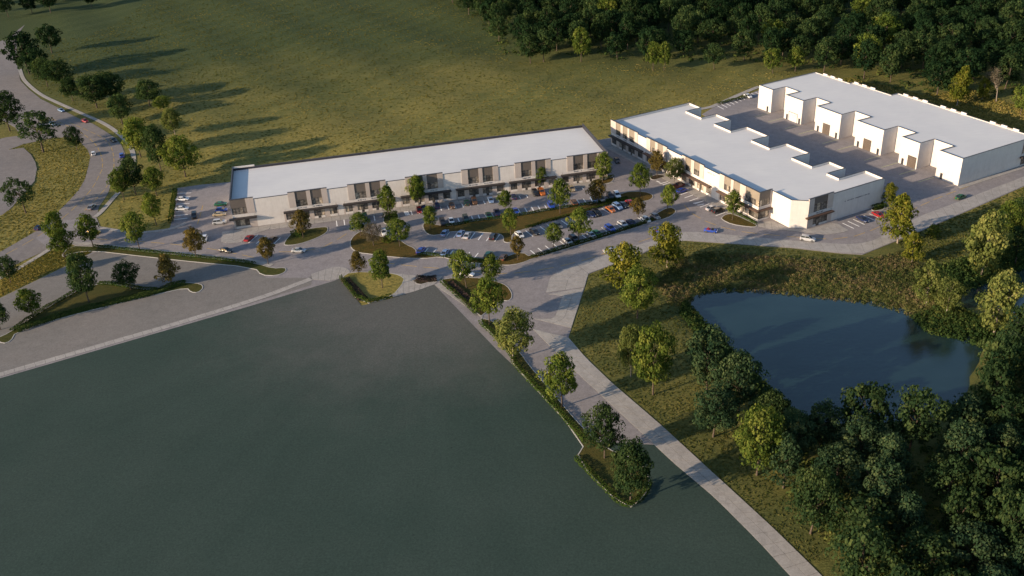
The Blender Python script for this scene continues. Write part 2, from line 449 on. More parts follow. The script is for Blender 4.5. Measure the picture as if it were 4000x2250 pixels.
LOTW = [(-227.51,382.75),(-238.03,404.85),(-228.84,402.65),(-220.09,401.28),(-215.41,397.99),(-209.08,399.57),(-202.01,390.31),(-196.29,380.86),(-192.46,373.12),(-187.69,359.27),(-186.29,343.1),(-185.57,332.61),(-186.37,324.99),(-191.98,308.08)]
LOT = [(-156.5,198.86),(-137.99,215.49),(-78.76,246.82),(-55.0,260.05),(-52.92,261.63),(-44.37,243.91),(-35.78,247.35),(-23.39,254.11),(-4.89,215.72),(-1.11,208.55),(14.89,174.56),(16.26,174.72),(30.38,172.25),(33.67,165.37),(40.2,153.6),(46.03,140.34),(49.64,130.9),(55.9,118.22),(34.76,106.22),(-116.69,116.09)]  # takes in the lower entry road, darkening it by the lot colour

GX0, GX1, GY0, GY1, GS = -640, 640, 40, 980, 3.2
gx = np.arange(GX0, GX1 + .1, GS); gy = np.arange(GY0, GY1 + .1, GS)
XX, YY = np.meshgrid(gx, gy)
def smooth(t): t = np.clip(t, 0, 1); return t * t * (3 - 2 * t)
def ground_z(X, Y):
    X = np.asarray(X, float); Y = np.asarray(Y, float)
    z = np.full(X.shape, -.05)
    dp = np.minimum(np.where(inside(POND, X, Y), -1, 1) * dist(POND, X, Y), np.where(inside(CREEK, X, Y), -1, 1) * dist(CREEK, X, Y))
    z = z - 1.25 * smooth((9 - dp) / 9) - 1.6 * smooth(-dp / 6)
    ds = np.where(inside(SITE, X, Y) | inside(WEST, X, Y) | inside(LOTW, X, Y) | inside(LOT, X, Y), 0, np.minimum(np.minimum(dist(SITE, X, Y), dist(WEST, X, Y)), dist(LOT, X, Y)))
    und = .55 * np.sin(X * .041 + 1.3) * np.sin(Y * .033) + .35 * np.sin(X * .11 + Y * .07) + .16 * np.sin(X * .31 - Y * .23)
    z = z + smooth((ds - 3) / 25) * und * smooth((dp - 8) / 20)
    return z
ZZ = ground_z(XX, YY)
nx, ny = len(gx), len(gy)
gm = bpy.data.meshes.new('ground')
gm.vertices.add(nx * ny); gm.vertices.foreach_set('co', np.stack([XX, YY, ZZ], -1).astype(np.float32).ravel())
ii = (np.arange(ny - 1)[:, None] * nx + np.arange(nx - 1)[None]).ravel()
qd = np.stack([ii, ii + 1, ii + nx + 1, ii + nx], 1).astype(np.int32)
gm.loops.add(qd.size); gm.loops.foreach_set('vertex_index', qd.ravel())
gm.polygons.add(len(qd)); gm.polygons.foreach_set('loop_start', np.arange(0, qd.size, 4, dtype=np.int32)); gm.polygons.foreach_set('loop_total', np.full(len(qd), 4, np.int32))
gm.polygons.foreach_set('use_smooth', np.ones(len(qd), bool))
gm.materials.append(M['meadow']); gm.update(calc_edges=True)
ground = tag(link('ground', gm), 'olive and green meadow ground around the business park', 'ground', kind='structure')
# the land goes on beyond the sheet, a little lower
far = MB().prism([(-6000, -3000), (6000, -3000), (6000, 7000), (-6000, 7000)], -4.2, -4.0)
tag(far.build('terrain', M['meadow']), 'rough grassland running on around the meadow', 'terrain', kind='structure')

def sheet(name, poly, z, mat, label, cat, parent=None):
    b = MB(); b.prism(ccw(poly), z - .2, z)
    o = b.build(name, mat, parent)
    return o if parent else tag(o, label, cat, kind='structure')
sheet('pond', inset(ccw(POND), -6), -1.3, M['water'], 'dark blue pond with small ripples below the road', 'pond')
sheet('creek', inset(ccw(CREEK), -6), -1.32, M['water'], 'narrow dark creek winding at the right edge', 'creek')
road_w = sheet('road', WEST, .020, M['road'], 'grey public road curving past the left side', 'road')
lot_w = sheet('side_lot', LOTW, .024, M['road'], 'paved forecourt beyond the curving road, left edge', 'forecourt')
site = sheet('parking_area', SITE, .028, M['drive'], 'brownish grey drive and parking area between the buildings', 'parking area')
lot = sheet('front_lot', LOT, .036, M['lot'], 'large empty dark sealed lot and lower entry road in the foreground', 'parking lot')
side_lot = sheet('lower_lot', [(-164.78,250.09),(-158.08,260.96),(-144.83,281.54),(-138.65,290.44),(-125.45,287.68),(-103.15,280.87),(-81.25,272.33),(-76.5,264.89),(-63.41,263.19),(-61.67,264.84),(-61.42,258.17),(-79.1,248.37),(-138.66,217.01),(-146.51,211.79)], .032, M['lot_left'], 'weathered asphalt strip between the long pavement and the hedge', 'lot')
# ------------------------------------------------------------------ pavements of single slabs
def slabs(name, left, right, step, lanes, label, z=.09, mat='concrete', gap=.07):
    L = resample(left, step) if step else np.array(left); Rr = resample(right, n=len(L))
    base = MB()
    base.prism(ccw([tuple(q) for q in L] + [tuple(q) for q in Rr[::-1]]), 0, z - .03)
    root = tag(base.build(name, M['joint']), label, 'pavement', kind='structure')
    for i in range(len(L) - 1):
        for k in range(lanes):
            a, b = k / lanes, (k + 1) / lanes
            q = [L[i] * (1 - a) + Rr[i] * a, L[i + 1] * (1 - a) + Rr[i + 1] * a, L[i + 1] * (1 - b) + Rr[i + 1] * b, L[i] * (1 - b) + Rr[i] * b]
            c = sum(q) / 4
            if abs(area([tuple(t) for t in q])) < .3: continue
            q = ccw([tuple(t - c) for t in q])
            q = inset(q, gap * .5)
            MB().prism(q, z - .06, z).build('slab', M[mat], root, loc=(c[0], c[1], rng.uniform(-.004, .004)))
    return root
def walk(name, cl, w, step, label, lanes=1, z=.09):
    cl = chaikin(cl, 2, False); c = resample(cl, step)
    return slabs(name, offset_line(c, w / 2), offset_line(c, -w / 2), None, lanes, label, z)
walk('sidewalk', [(-266.4,531.02),(-255.96,510.31),(-246.52,496.37),(-232.82,477.72),(-213.65,457.99),(-196.31,440.24),(-181.9,425.63),(-169.05,408.25),(-159.12,391.03),(-154.13,378.7),(-149.46,361.73)], 2.0, 2.6, 'pale slab pavement following the outer curve of the public road')
walk('sidewalk', [(-148.47,342.35),(-148.7,335.33),(-148.75,323.45),(-149.52,319.89)], 1.9, 2.4, 'short pavement piece beside the brown tree at the junction')
walk('sidewalk', [(-143.74,309.74),(-134.47,305.52),(-126.55,303.71),(-117.53,305.34),(-113.8,309.94)], 1.8, 2.4, 'curved pavement along the lawn north of the entry drive')
walk('sidewalk', [(-150.31,298.73),(-140.73,296.29),(-130.23,292.63),(-107.34,285.39),(-82.22,277.01),(-76.25,273.1)], 1.9, 2.5, 'straight pavement along the hedge south of the entry drive')
walk('sidewalk', [(-156.16,294.16),(-160.81,280.88),(-167.45,268.86)], 1.9, 2.5, 'pavement beside the road at the left edge')
walk('sidewalk', [(-147.04,212.9),(-138.78,217.26),(-79.23,249.0),(-62.08,262.37)], 2.3, 2.6, 'long straight pavement crossing the left foreground')
slabs('sidewalk', [(-23.41,254.14),(-8.97,232.9),(-9.54,230.4),(-5.34,222.2),(-4.61,216.23)], [(-21.41,255.58),(-8.58,233.8),(-9.18,229.9),(-4.96,222.16),(-4.44,216.21)], 3.0, 1, 'narrow pavement down the right side of the dark lot', .088)
slabs('sidewalk', [(20.23,262.43),(34.28,269.86),(40.59,273.08),(48.1,276.42),(55.24,280.65),(60.09,280.61),(75.04,275.45),(89.82,270.22),(104.96,265.59),(112.31,265.93),(119.46,270.73),(135.15,282.63),(182.91,309.77),(210.14,326.55)], [(23.51,255.98),(35.47,263.35),(42.0,267.66),(47.05,271.91),(52.42,273.63),(56.33,274.82),(73.62,269.51),(88.48,265.49),(102.36,259.89),(107.88,258.52),(119.65,265.37),(130.85,271.9),(179.05,301.99),(205.8,318.54)], 4.2, 1, 'wide concrete verge along the drive above the pond', .070)
slabs('sidewalk', [(9.86,245.42),(11.74,255.06),(13.54,257.48),(20.23,262.43)], [(21.47,247.52),(21.94,249.35),(22.63,252.48),(23.47,255.65)], 3.0, 2, 'concrete corner plate where the entry road bends', .074)
slabs('sidewalk', [(5.77,230.86),(11.36,230.25),(14.68,243.18),(10.41,244.43)], [(15.74,224.82),(17.14,230.47),(19.33,238.9),(21.29,247.22)], 2.4, 2, 'concrete plate between the two entry road kerbs', .078)
slabs('sidewalk', [(5.02,225.56),(10.81,212.61),(16.43,200.58),(26.12,180.89),(33.67,165.37),(40.2,153.6),(46.03,140.34),(49.64,130.9),(54.21,120.08)], [(14.64,219.87),(18.38,209.37),(23.86,197.36),(33.17,179.26),(38.94,167.04),(43.97,156.44),(49.92,143.86),(54.23,133.85),(58.8,122.72)], 3.4, 2, 'long concrete path beside the entry road, lower right', .082)
slabs('sidewalk', [(-62.59,265.63),(-56.33,269.7),(-52.2,269.21),(-50.36,266.06)], [(-61.7,261.99),(-55.03,260.22),(-52.94,261.8),(-50.47,263.02)], 2.4, 2, 'concrete landing left of the hedged bed', .086)
slabs('sidewalk', [(-37.8,263.47),(-30.21,260.97),(-20.9,259.33)], [(-35.52,247.83),(-28.92,250.75),(-23.42,254.27)], 2.2, 3, 'concrete plaza between the two hedged beds', .094)
walk('sidewalk', [(85.69,400.89),(90.63,402.07),(94.41,405.11),(112.19,421.97),(119.08,427.67)], 2.4, 3.0, 'grey path on the meadow side behind the two right buildings')
# pavements along the buildings are added with them

# ------------------------------------------------------------------ islands with kerbs
def island(poly, mat, label, it=2, z=.13, kerb=True):
    p = ccw(chaikin(poly, it))
    p = ccw(p)
    q = inset(p, .22)
    o = tag(MB().prism(q, 0, z - .02).build('planting_island', M[mat]), label, 'planting island', kind='structure')
    if kerb:
        k = MB(); n = len(p)
        k.v = [(x, y, 0) for x, y in p] + [(x, y, z) for x, y in p] + [(x, y, z) for x, y in q] + [(x, y, 0) for x, y in q]
        for i in range(n):
            j = (i + 1) % n
            k.f += [(i, j, n + j, n + i), (n + i, n + j, 2 * n + j, 2 * n + i), (2 * n + i, 2 * n + j, 3 * n + j, 3 * n + i)]
        k.build('kerb', M['kerb'], o)
    return q
I_FRONT = island([(-75.75,287.99),(-73.92,297.88),(-71.51,298.67),(-62.68,300.66),(-61.68,298.24),(-61.9,295.17),(-64.58,291.41),(-69.66,287.63),(-73.43,286.91)], 'lawn', 'green island in front of the long building, left of its stalls')
I_WEST = island([(-50.03,295.65),(-52.45,291.66),(-53.12,286.9),(-51.99,281.89),(-49.18,278.63),(-45.24,277.23),(-38.46,274.3),(-27.99,271.7),(-21.97,272.67),(-17.82,269.43),(-10.07,266.33),(-1.79,263.9),(3.2,264.73),(7.32,267.85),(18.81,273.5),(39.05,284.27),(48.22,289.54),(53.58,291.79),(57.07,295.35),(57.65,298.6),(55.81,300.62),(52.48,298.24),(48.86,293.69),(42.73,288.42),(30.26,281.42),(18.58,274.98),(6.37,268.99),(4.15,272.67),(-0.29,271.13),(-3.39,267.83),(-11.1,270.23),(-29.94,275.36),(-30.59,279.4),(-33.95,282.92),(-35.95,286.34),(-42.26,289.71),(-46.82,292.58)], 'heath', 'long hedged island wrapping the south side of the parking rows', 1)
I_MID = island([(-29.2,299.73),(-29.32,295.15),(-27.52,289.71),(-24.32,288.08),(-19.1,291.34),(-6.26,288.05),(-3.09,286.83),(-1.9,284.43),(-2.13,281.13),(-0.95,279.89),(0.69,280.15),(1.34,287.24),(5.85,289.53),(13.24,294.17),(20.69,297.29),(28.35,301.35),(33.44,304.23),(42.26,308.5),(45.26,306.39),(49.41,306.74),(51.68,309.38),(51.77,312.37),(49.17,315.21),(43.57,316.0),(41.08,314.43),(30.82,307.49),(23.21,305.8),(13.81,303.74),(0.77,299.76),(-9.83,298.56),(-15.62,296.75),(-21.37,295.13)], 'heath', 'narrow planted island between the middle parking rows', 1)
I_END = island([(31.8,327.83),(40.06,330.34),(39.92,327.74),(38.62,325.23),(36.38,323.84),(31.83,323.96)], 'heath', 'small island at the right end of the long building')
I_HATCH = island([(-43.39,301.46),(-43.52,307.84),(-38.95,309.4),(-37.85,304.52),(-38.84,300.03),(-41.86,299.18)], 'lawn', 'hedged island in the stalls beneath the tall oval tree')
I_B1 = island([(52.89,327.77),(55.62,330.1),(58.07,329.43),(59.52,328.08),(55.02,325.07),(53.49,325.29)], 'mulch', 'mulched island under the brown tree by the right building')
I_B2 = island([(71.2,289.86),(73.41,292.37),(75.9,292.62),(81.6,282.94),(81.3,281.41),(78.87,281.5),(73.59,284.26),(71.4,287.84)], 'heath', 'island at the glazed corner of the right building', 1)
I_B3 = island([(121.66,290.53),(124.84,293.78),(127.95,294.79),(126.32,289.34),(123.73,288.57),(121.77,288.46)], 'lawn', 'dark green island at the far end of the side stalls')
I_WEDGE = island([(-148.63,236.35),(-146.01,239.31),(-144.46,244.12),(-138.31,257.33),(-134.53,263.5),(-129.72,267.35),(-124.68,266.28),(-116.53,262.62),(-108.83,260.01),(-105.54,264.55),(-101.7,264.67),(-96.33,263.32),(-94.82,260.13),(-95.91,257.3),(-98.38,258.04),(-100.35,261.08),(-108.23,258.0),(-117.57,254.1),(-133.99,246.17),(-143.97,239.57),(-143.2,234.46),(-145.18,233.35)], 'lawn', 'wedge of lawn with shrub edges in the left lot', 1)
I_STRIP = island([(-150.11,296.51),(-140.14,294.61),(-129.72,291.08),(-106.88,283.72),(-81.88,275.41),(-75.43,270.89),(-71.56,271.27),(-70.7,268.23),(-73.27,265.65),(-78.52,266.68),(-81.58,272.04),(-105.74,279.5),(-128.47,287.26),(-138.83,290.91),(-146.33,290.91),(-149.73,286.78)], 'lawn', 'thin hedge strip between the entry drive and the left lot', 1)
I_BED1 = island([(-52.89,261.91),(-44.4,244.03),(-35.82,247.61),(-32.29,258.0),(-34.18,261.44),(-37.98,263.63),(-50.13,265.77)], 'meadow', 'hedged bed with dry grass on the corner of the dark lot', 1)
I_BED2 = island([(-21.24,257.86),(-10.51,257.63),(-4.07,253.84),(-1.41,251.07),(-0.03,246.5),(-0.12,243.33),(-1.15,241.7),(-3.62,242.35),(-8.58,234.39),(-9.64,233.91),(-21.28,255.5)], 'heath', 'rounded hedged bed right of the plaza', 1)
I_BED3 = island([(-8.82,232.77),(-6.19,231.32),(-4.44,228.25),(-2.21,221.88),(2.05,211.92),(2.66,209.53),(10.51,190.13),(15.03,179.57),(19.12,171.96),(26.28,167.08),(27.84,160.85),(25.84,155.12),(21.16,151.06),(12.0,168.74),(14.83,174.41),(-1.1,208.77),(-0.78,210.93),(-5.4,222.21),(-9.42,230.39)], 'lawn', 'long hedge bed down the right side of the dark lot', 1)
I_SHRUB = island([(-29.74,259.75),(-22.74,258.93),(-22.51,257.13),(-28.95,253.85)], 'mulch', 'dark flower bed in the concrete plaza', 1)

# ------------------------------------------------------------------ painted lines
def stripe(parent, name, x0, y0, x1, y1, w, z, mat):
    d = Vector((x1 - x0, y1 - y0)); L = d.length
    o = MB().box(-L / 2, L / 2, -w / 2, w / 2, z - .03, z).build(name, M[mat], parent, loc=((x0 + x1) / 2, (y0 + y1) / 2, 0), rz=math.atan2(d.y, d.x))
    return o
STALLS = [(-60.07,305.78,-59.02,300.19),(-57.51,306.36,-56.46,300.78),(-54.96,306.93,-53.91,301.37),(-52.4,307.51,-51.35,301.96),(-49.85,308.08,-48.79,302.55),(-47.29,308.66,-46.24,303.13),(-34.51,311.53,-33.46,306.08),(-31.95,312.11,-30.9,306.67),(-29.4,312.69,-28.34,307.26),(-26.84,313.26,-25.79,307.85),(-24.29,313.84,-23.23,308.43),(-21.73,314.41,-20.68,309.02),(-19.17,314.99,-18.12,309.61),(-16.62,315.56,-15.56,310.2),(-14.06,316.14,-13.01,310.79),(-11.51,316.71,-10.45,311.38),(-8.95,317.29,-7.89,311.97),(-6.39,317.86,-5.34,312.56),(-3.84,318.44,-2.78,313.14),(-1.28,319.01,-0.23,313.73),(1.27,319.59,2.33,314.32),(3.83,320.17,4.89,314.91),(6.39,320.74,7.44,315.5),(8.94,321.32,10.0,316.09),(11.5,321.89,12.56,316.68),(14.05,322.47,15.11,317.27),(16.61,323.04,17.67,317.86),(19.17,323.62,20.22,318.44),(21.72,324.19,22.78,319.03),(24.28,324.77,25.34,319.62),(26.83,325.34,27.89,320.21),(29.39,325.92,30.45,320.8),(-22.04,300.33,-21.31,296.63),(-19.7,300.87,-18.97,297.16),(-17.36,301.42,-16.63,297.69),(-15.02,301.96,-14.29,298.23),(-12.68,302.51,-11.95,298.76),(-10.34,303.05,-9.61,299.29),(-8.0,303.6,-7.27,299.82),(-5.66,304.14,-4.93,300.35),(-3.32,304.69,-2.59,300.88),(-0.98,305.23,-0.25,301.41),(1.36,305.78,2.09,301.94),(3.69,306.32,4.42,302.48),(6.03,306.87,6.76,303.01),(8.37,307.41,9.1,303.54),(10.71,307.96,11.44,304.07),(13.05,308.5,13.78,304.6),(15.39,309.05,16.12,305.13),(17.73,309.59,18.46,305.66),(20.07,310.14,20.8,306.19),(22.41,310.68,23.14,306.73),(24.75,311.23,25.48,307.26),(27.09,311.77,27.82,307.79),(29.43,312.32,30.16,308.32),(-19.64,291.41,-21.09,286.86),(-16.88,290.61,-18.38,285.96),(-14.12,289.8,-15.66,285.06),(-11.37,289.0,-12.95,284.17),(-8.61,288.2,-10.24,283.27),(-5.85,287.39,-7.52,282.37),(-3.09,286.59,-4.81,281.47),(5.62,288.32,7.88,283.58),(8.08,289.63,10.33,284.93),(10.55,290.94,12.78,286.29),(13.01,292.24,15.22,287.64),(15.47,293.55,17.67,288.99),(17.94,294.86,20.12,290.34),(20.4,296.17,22.57,291.7),(22.87,297.48,25.02,293.05),(25.33,298.79,27.47,294.4),(27.79,300.09,29.91,295.75),(30.26,301.4,32.36,297.11),(32.72,302.71,34.81,298.46),(-26.54,279.28,-28.04,275.13),(-23.81,278.37,-25.26,274.38),(-21.08,277.47,-22.48,273.63),(-18.36,276.56,-19.7,272.88),(-15.63,275.65,-16.93,272.13),(-12.9,274.75,-14.15,271.38),(-10.17,273.84,-11.37,270.63),(6.57,273.66,8.42,269.7),(9.03,275.0,10.88,271.04),(11.49,276.34,13.33,272.38),(13.96,277.68,15.79,273.72),(16.42,279.02,18.25,275.07),(18.88,280.36,20.71,276.41),(21.34,281.7,23.16,277.75),(23.8,283.04,25.62,279.09),(26.26,284.38,28.08,280.43),(28.73,285.72,30.54,281.78),(31.19,287.06,32.99,283.12),(33.65,288.4,35.45,284.46),(36.11,289.74,37.91,285.8),(30.94,287.64,32.57,283.36),(34.17,289.21,35.74,285.0),(37.4,290.78,38.91,286.64),(40.63,292.35,42.08,288.29),(43.86,293.92,45.25,289.93),(-124.8,337.85,-119.42,337.57),(-124.07,334.34,-118.72,334.23),(-123.34,330.84,-118.02,330.89),(-122.61,327.33,-117.32,327.55),(-121.89,323.82,-116.61,324.21),(-121.16,320.31,-115.91,320.87),(-120.43,316.81,-115.21,317.53),(-119.7,313.3,-114.51,314.19),(-89.89,293.65,-90.26,291.67),(-77.36,293.49,-79.06,287.87),(-85.68,296.82,-87.55,290.72),(-82.82,295.63,-84.81,289.98),(65.42,313.15,61.03,310.44),(66.65,310.35,62.31,307.67),(67.88,307.55,63.6,304.91),(69.1,304.76,64.88,302.14),(70.33,301.96,66.17,299.38),(74.5,294.52,69.92,291.72),(65.42,313.15,68.64,305.96),(109.05,280.74,111.31,276.35),(111.22,281.93,113.47,277.6),(113.39,283.12,115.64,278.84),(115.57,284.3,117.8,280.09),(117.74,285.49,119.97,281.33),(119.91,286.68,122.13,282.58),(94.66,403.83,96.24,399.06),(96.71,405.43,98.24,400.9),(98.77,407.03,100.24,402.73),(100.82,408.63,102.23,404.57),(102.88,410.23,104.23,406.41),(104.93,411.82,106.23,408.25),(106.98,413.42,108.23,410.08),(109.04,415.02,110.23,411.92),(111.09,416.62,112.22,413.76),(113.15,418.22,114.22,415.59),(115.2,419.82,116.22,417.43)]
for s in STALLS: stripe(site, 'stall_line', *s, .32, .040, 'line')
for s in [(-36.92,310.92,-35.54,306.02),(-36.35,310.85,-34.98,305.95),(-35.78,310.77,-34.48,306.24),(55.77,321.31,60.0,323.45),(56.74,320.18,60.4,322.39),(55.07,324.16,56.16,322.5),(64.43,302.66,67.57,303.77),(65.56,300.98,67.98,301.67)]: stripe(site, 'hatch_line', *s, .45, .042, 'line')
def dashes(parent, pl, z, mat='yellow', w=.22, on=5.0, off=2.2):
    p = resample(chaikin(pl, 2, False), .8); s = 0; st = None
    for a, b in zip(p, p[1:]):
        ph = s % (on + off)
        if ph < on: stripe(parent, 'lane_line', a[0], a[1], b[0], b[1], w, z, mat) if off <= 0 else None
        s += .8
    if off > 0:
        p = resample(chaikin(pl, 2, False), on + off)
        for a, b in zip(p, p[1:]):
            e = a + (b - a) * on / (on + off)
            stripe(parent, 'lane_line', a[0], a[1], e[0], e[1], w, z, mat)
dashes(road_w, [(-212.0,438.46),(-191.62,418.05),(-181.42,405.19),(-173.98,393.34),(-167.5,379.32),(-163.48,367.76),(-163.91,367.55),(-160.78,351.64),(-160.25,339.49),(-160.92,322.69),(-164.4,304.58),(-171.04,290.28)], .030)
dashes(road_w, [(-201.16,431.4),(-186.86,417.27),(-176.5,406.76),(-169.43,395.63),(-164.12,383.06),(-158.92,368.42),(-155.56,353.39),(-154.73,339.9),(-156.05,324.21)], .030)
dashes(site, [(-143.23,300.92),(-132.12,298.36),(-118.29,294.71),(-99.88,288.4),(-81.31,278.47)], .040)
dashes(site, [(-75.82,282.67),(-63.43,281.53),(-57.47,289.05),(-54.42,296.05),(-47.43,298.51)], .040)
dashes(site, [(-41.33,271.2),(-29.22,266.49),(-19.15,264.08),(-5.96,258.13),(7.1,259.35),(19.87,262.91),(34.49,271.28),(49.4,279.61),(53.8,283.39)], .040)
dashes(site, [(61.13,301.68),(62.43,293.17),(67.52,284.94),(74.75,278.35),(90.79,272.77),(99.84,269.96),(105.84,269.36),(112.62,272.09),(120.16,276.67),(138.96,291.23),(154.51,300.76),(187.68,319.38)], .040)
dashes(site, [(-111.7,324.83),(-110.32,315.96),(-109.17,306.48)], .040)

# ------------------------------------------------------------------ buildings
def dissolve(e, root):
    m = Matrix.LocRotScale(e.location, e.rotation_euler, None)
    for ch in list(e.children):
        ch.parent = root; ch.location = m @ ch.location; ch.rotation_euler = e.rotation_euler
    bpy.data.objects.remove(e)

def bpart(root, name, mat, *boxes):
    b = MB()
    for q in boxes: b.box(*q)
    return b.build(name, M[mat], root)

def window(root, x0, x1, z0, z1, cols, rows=1, yb=.10, glass='glass'):
    """frame with mullions as the part, every pane a sub-part; x runs along the wall, y into it"""
    f = .07; fr = MB()
    fr.box(x0, x1, yb, yb + .12, z0, z0 + f); fr.box(x0, x1, yb, yb + .12, z1 - f, z1)
    xs = np.linspace(x0, x1, cols + 1); zs = np.linspace(z0 + f, z1 - f, rows + 1)
    for i, x in enumerate(xs):
        a = x0 if i == 0 else (x1 - f if i == cols else x - f / 2)
        fr.box(a, a + f, yb, yb + .12, z0 + f, z1 - f)
    w = fr.build('window', M['frame'], root)
    for i in range(cols):
        for k in range(rows):
            MB().box(xs[i] + (f if i == 0 else f / 2), xs[i + 1] - (f if i == cols - 1 else f / 2), yb + .05, yb + .09, zs[k] + (.02 if k else 0), zs[k + 1] - (.02 if k < rows - 1 else 0)).build('pane', M[glass], w)
    return w

def lettering(root, x0, x1, z, y=-.05, h=.42, seed=1):
    """row of small raised dark letters, too small to read"""
    r = random.Random(seed); b = MB(); x = x0
    while x < x1 - .3:
        w = r.uniform(.18, .34)
        if r.random() < .16: x += .25; continue
        b.box(x, x + .08, y, y + .04, z, z + h)
        if r.random() < .75: b.box(x + .08, x + w, y, y + .04, z + h - .09, z + h)
        if r.random() < .6: b.box(x + .08, x + w, y, y + .04, z, z + .09)
        if r.random() < .4: b.box(x + w, x + w + .08, y, y + .04, z, z + h)
        if r.random() < .5: b.box(x + .08, x + w, y, y + .04, z + h * .42, z + h * .42 + .09)
        x += w + .16
    o = b.build('sign_lettering', M['letter'], root); o['kind'] = 'stuff'; return o

def wall_ring(root, poly, z1s, thick=.3, skip=(), panel=7.2, mat='white', inner=None, cope=True):
    """walls of a ccw footprint, one precast panel at a time; z1s gives the top of each edge"""
    q = inset(poly, thick); n = len(poly)
    for i in range(n):
        if i in skip: continue
        a, b = Vector(poly[i]), Vector(poly[(i + 1) % n]); c, d = Vector(q[i]), Vector(q[(i + 1) % n])
        zt = z1s[i] if isinstance(z1s, (list, tuple)) else z1s
        k = max(1, int(round((b - a).length / panel)))
        for j in range(k):
            s, t = j / k, (j + 1) / k
            g = .02 / max((b - a).length, .1)
            s2 = s + (g if j else 0); t2 = t - (g if j < k - 1 else 0)
            p = [a.lerp(b, s2), a.lerp(b, t2), c.lerp(d, t2), c.lerp(d, s2)]
            MB().prism([tuple(v) for v in p], 0, zt, True).build('wall_panel', M[mat], root)
        if cope:
            e = (b - a).normalized(); nn = Vector((e.y, -e.x)) * .05
            p = [a + nn, b + nn, d - nn, c - nn]
            MB().prism([tuple(v) for v in p], zt, zt + .09 + .003 * (i % 3)).build('coping', M['coping'], root)
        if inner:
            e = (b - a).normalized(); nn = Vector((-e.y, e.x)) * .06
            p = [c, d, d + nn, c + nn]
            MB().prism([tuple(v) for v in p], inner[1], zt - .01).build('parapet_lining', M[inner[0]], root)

def storefront(root, x0, x1, seed, pier='taupe', pattern=None):
    r = random.Random(seed)
    pat = pattern or [('p', .7), ('w', 2.9), ('p', 2.0), ('g', 4.1), ('p', 1.7), ('g', 4.1), ('p', 2.0), ('w', 2.9), ('p', .5)]
    k = (x1 - x0) / sum(l for _, l in pat); x = x0
    for t, l in pat:
        l *= k; a, b = x, x + l; x = b
        if t == 'p': bpart(root, 'pier', pier, (a, b, 0, .3, 0, 3.25))
        elif t == 'w':
            bpart(root, 'bulkhead', 'white', (a, b, -.04, .28, 0, .8)); window(root, a, b, .8, 3.25, 2)
        else:
            d0, d1 = a + l * .36, a + l * .64
            bpart(root, 'bulkhead', 'white', (a, d0, -.04, .28, 0, .8)); window(root, a, d0, .8, 3.25, 1)
            bpart(root, 'bulkhead', 'white', (d1, b, -.04, .28, 0, .8)); window(root, d1, b, .8, 3.25, 1)
            dr = bpart(root, 'door', 'frame', (d0, d0 + .09, .1, .24, 0, 2.4), (d1 - .09, d1, .1, .24, 0, 2.4), (d0, d1, .1, .24, 2.4, 2.52), ((d0 + d1) / 2 - .05, (d0 + d1) / 2 + .05, .1, .24, 0, 2.4))
            for e in (0, 1):
                c0 = (d0 + .09, (d0 + d1) / 2 + .05)[e]; c1 = ((d0 + d1) / 2 - .05, d1 - .09)[e]
                MB().box(c0, c1, .14, .19, .02, 2.38).build('pane', M['glass'], dr)
            MB().box(d0, d1, .14, .2, 2.52, 3.25).build('transom', M['glass'], dr)
    bpart(root, 'header', pier, (x0, x1, 0, .3, 3.25, 4.2))

def bay(root, x0, x1, wins, zt, pier, span, zsill=5.25, zsp=7.75, letters=True, seed=0):
    xs = [x0]
    for a, b in wins: xs += [a, b]
    xs.append(x1)
    for i in range(0, len(xs), 2):
        if xs[i + 1] - xs[i] > .05:
            bpart(root, 'pier', pier, (xs[i], xs[i + 1], -.16, .34, zsill, zt))
    for i, (a, b) in enumerate(wins):
        bpart(root, 'spandrel', span, (a, b, .02, .34, zsp, zt - .02))
        window(root, a, b, zsill, zsp, 3, 1)
    bpart(root, 'sign_band', 'white', (x0, x1, -.02, .3, 4.2, zsill))
    bpart(root, 'coping', 'coping', (x0 - .04, x1 + .04, -.22, .40, zt, zt + .1))
    if letters:
        for i, (a, b) in enumerate(wins): lettering(root, a + .2, b - .3, 4.5, seed=seed * 7 + i)

def canopy(root, x0, x1, mat='canopy', d=1.35):
    c = bpart(root, 'canopy', mat, (x0, x1, -d, -.001, 3.72, 4.14))
    for x in np.linspace(x0 + .6, x1 - .6, max(2, int((x1 - x0) / 4))): MB().tube([(x, -d + .15, 4.14), (x, -.02, 4.95)], [.03, .03], 5).build('tie_rod', M['frame'], c)

def white_upper(root, x0, x1, z0, z1):
    """white wall between bays, in panels"""
    n = max(1, int(round((x1 - x0) / 6.5)))
    for i in range(n):
        a, b = x0 + (x1 - x0) * i / n, x0 + (x1 - x0) * (i + 1) / n
        bpart(root, 'wall_panel', 'white', (a + (.012 if i else 0), b - (.012 if i < n - 1 else 0), 0, .34, z0, z1))
    bpart(root, 'coping', 'coping', (x0, x1, -.05, .39, z1, z1 + .09))

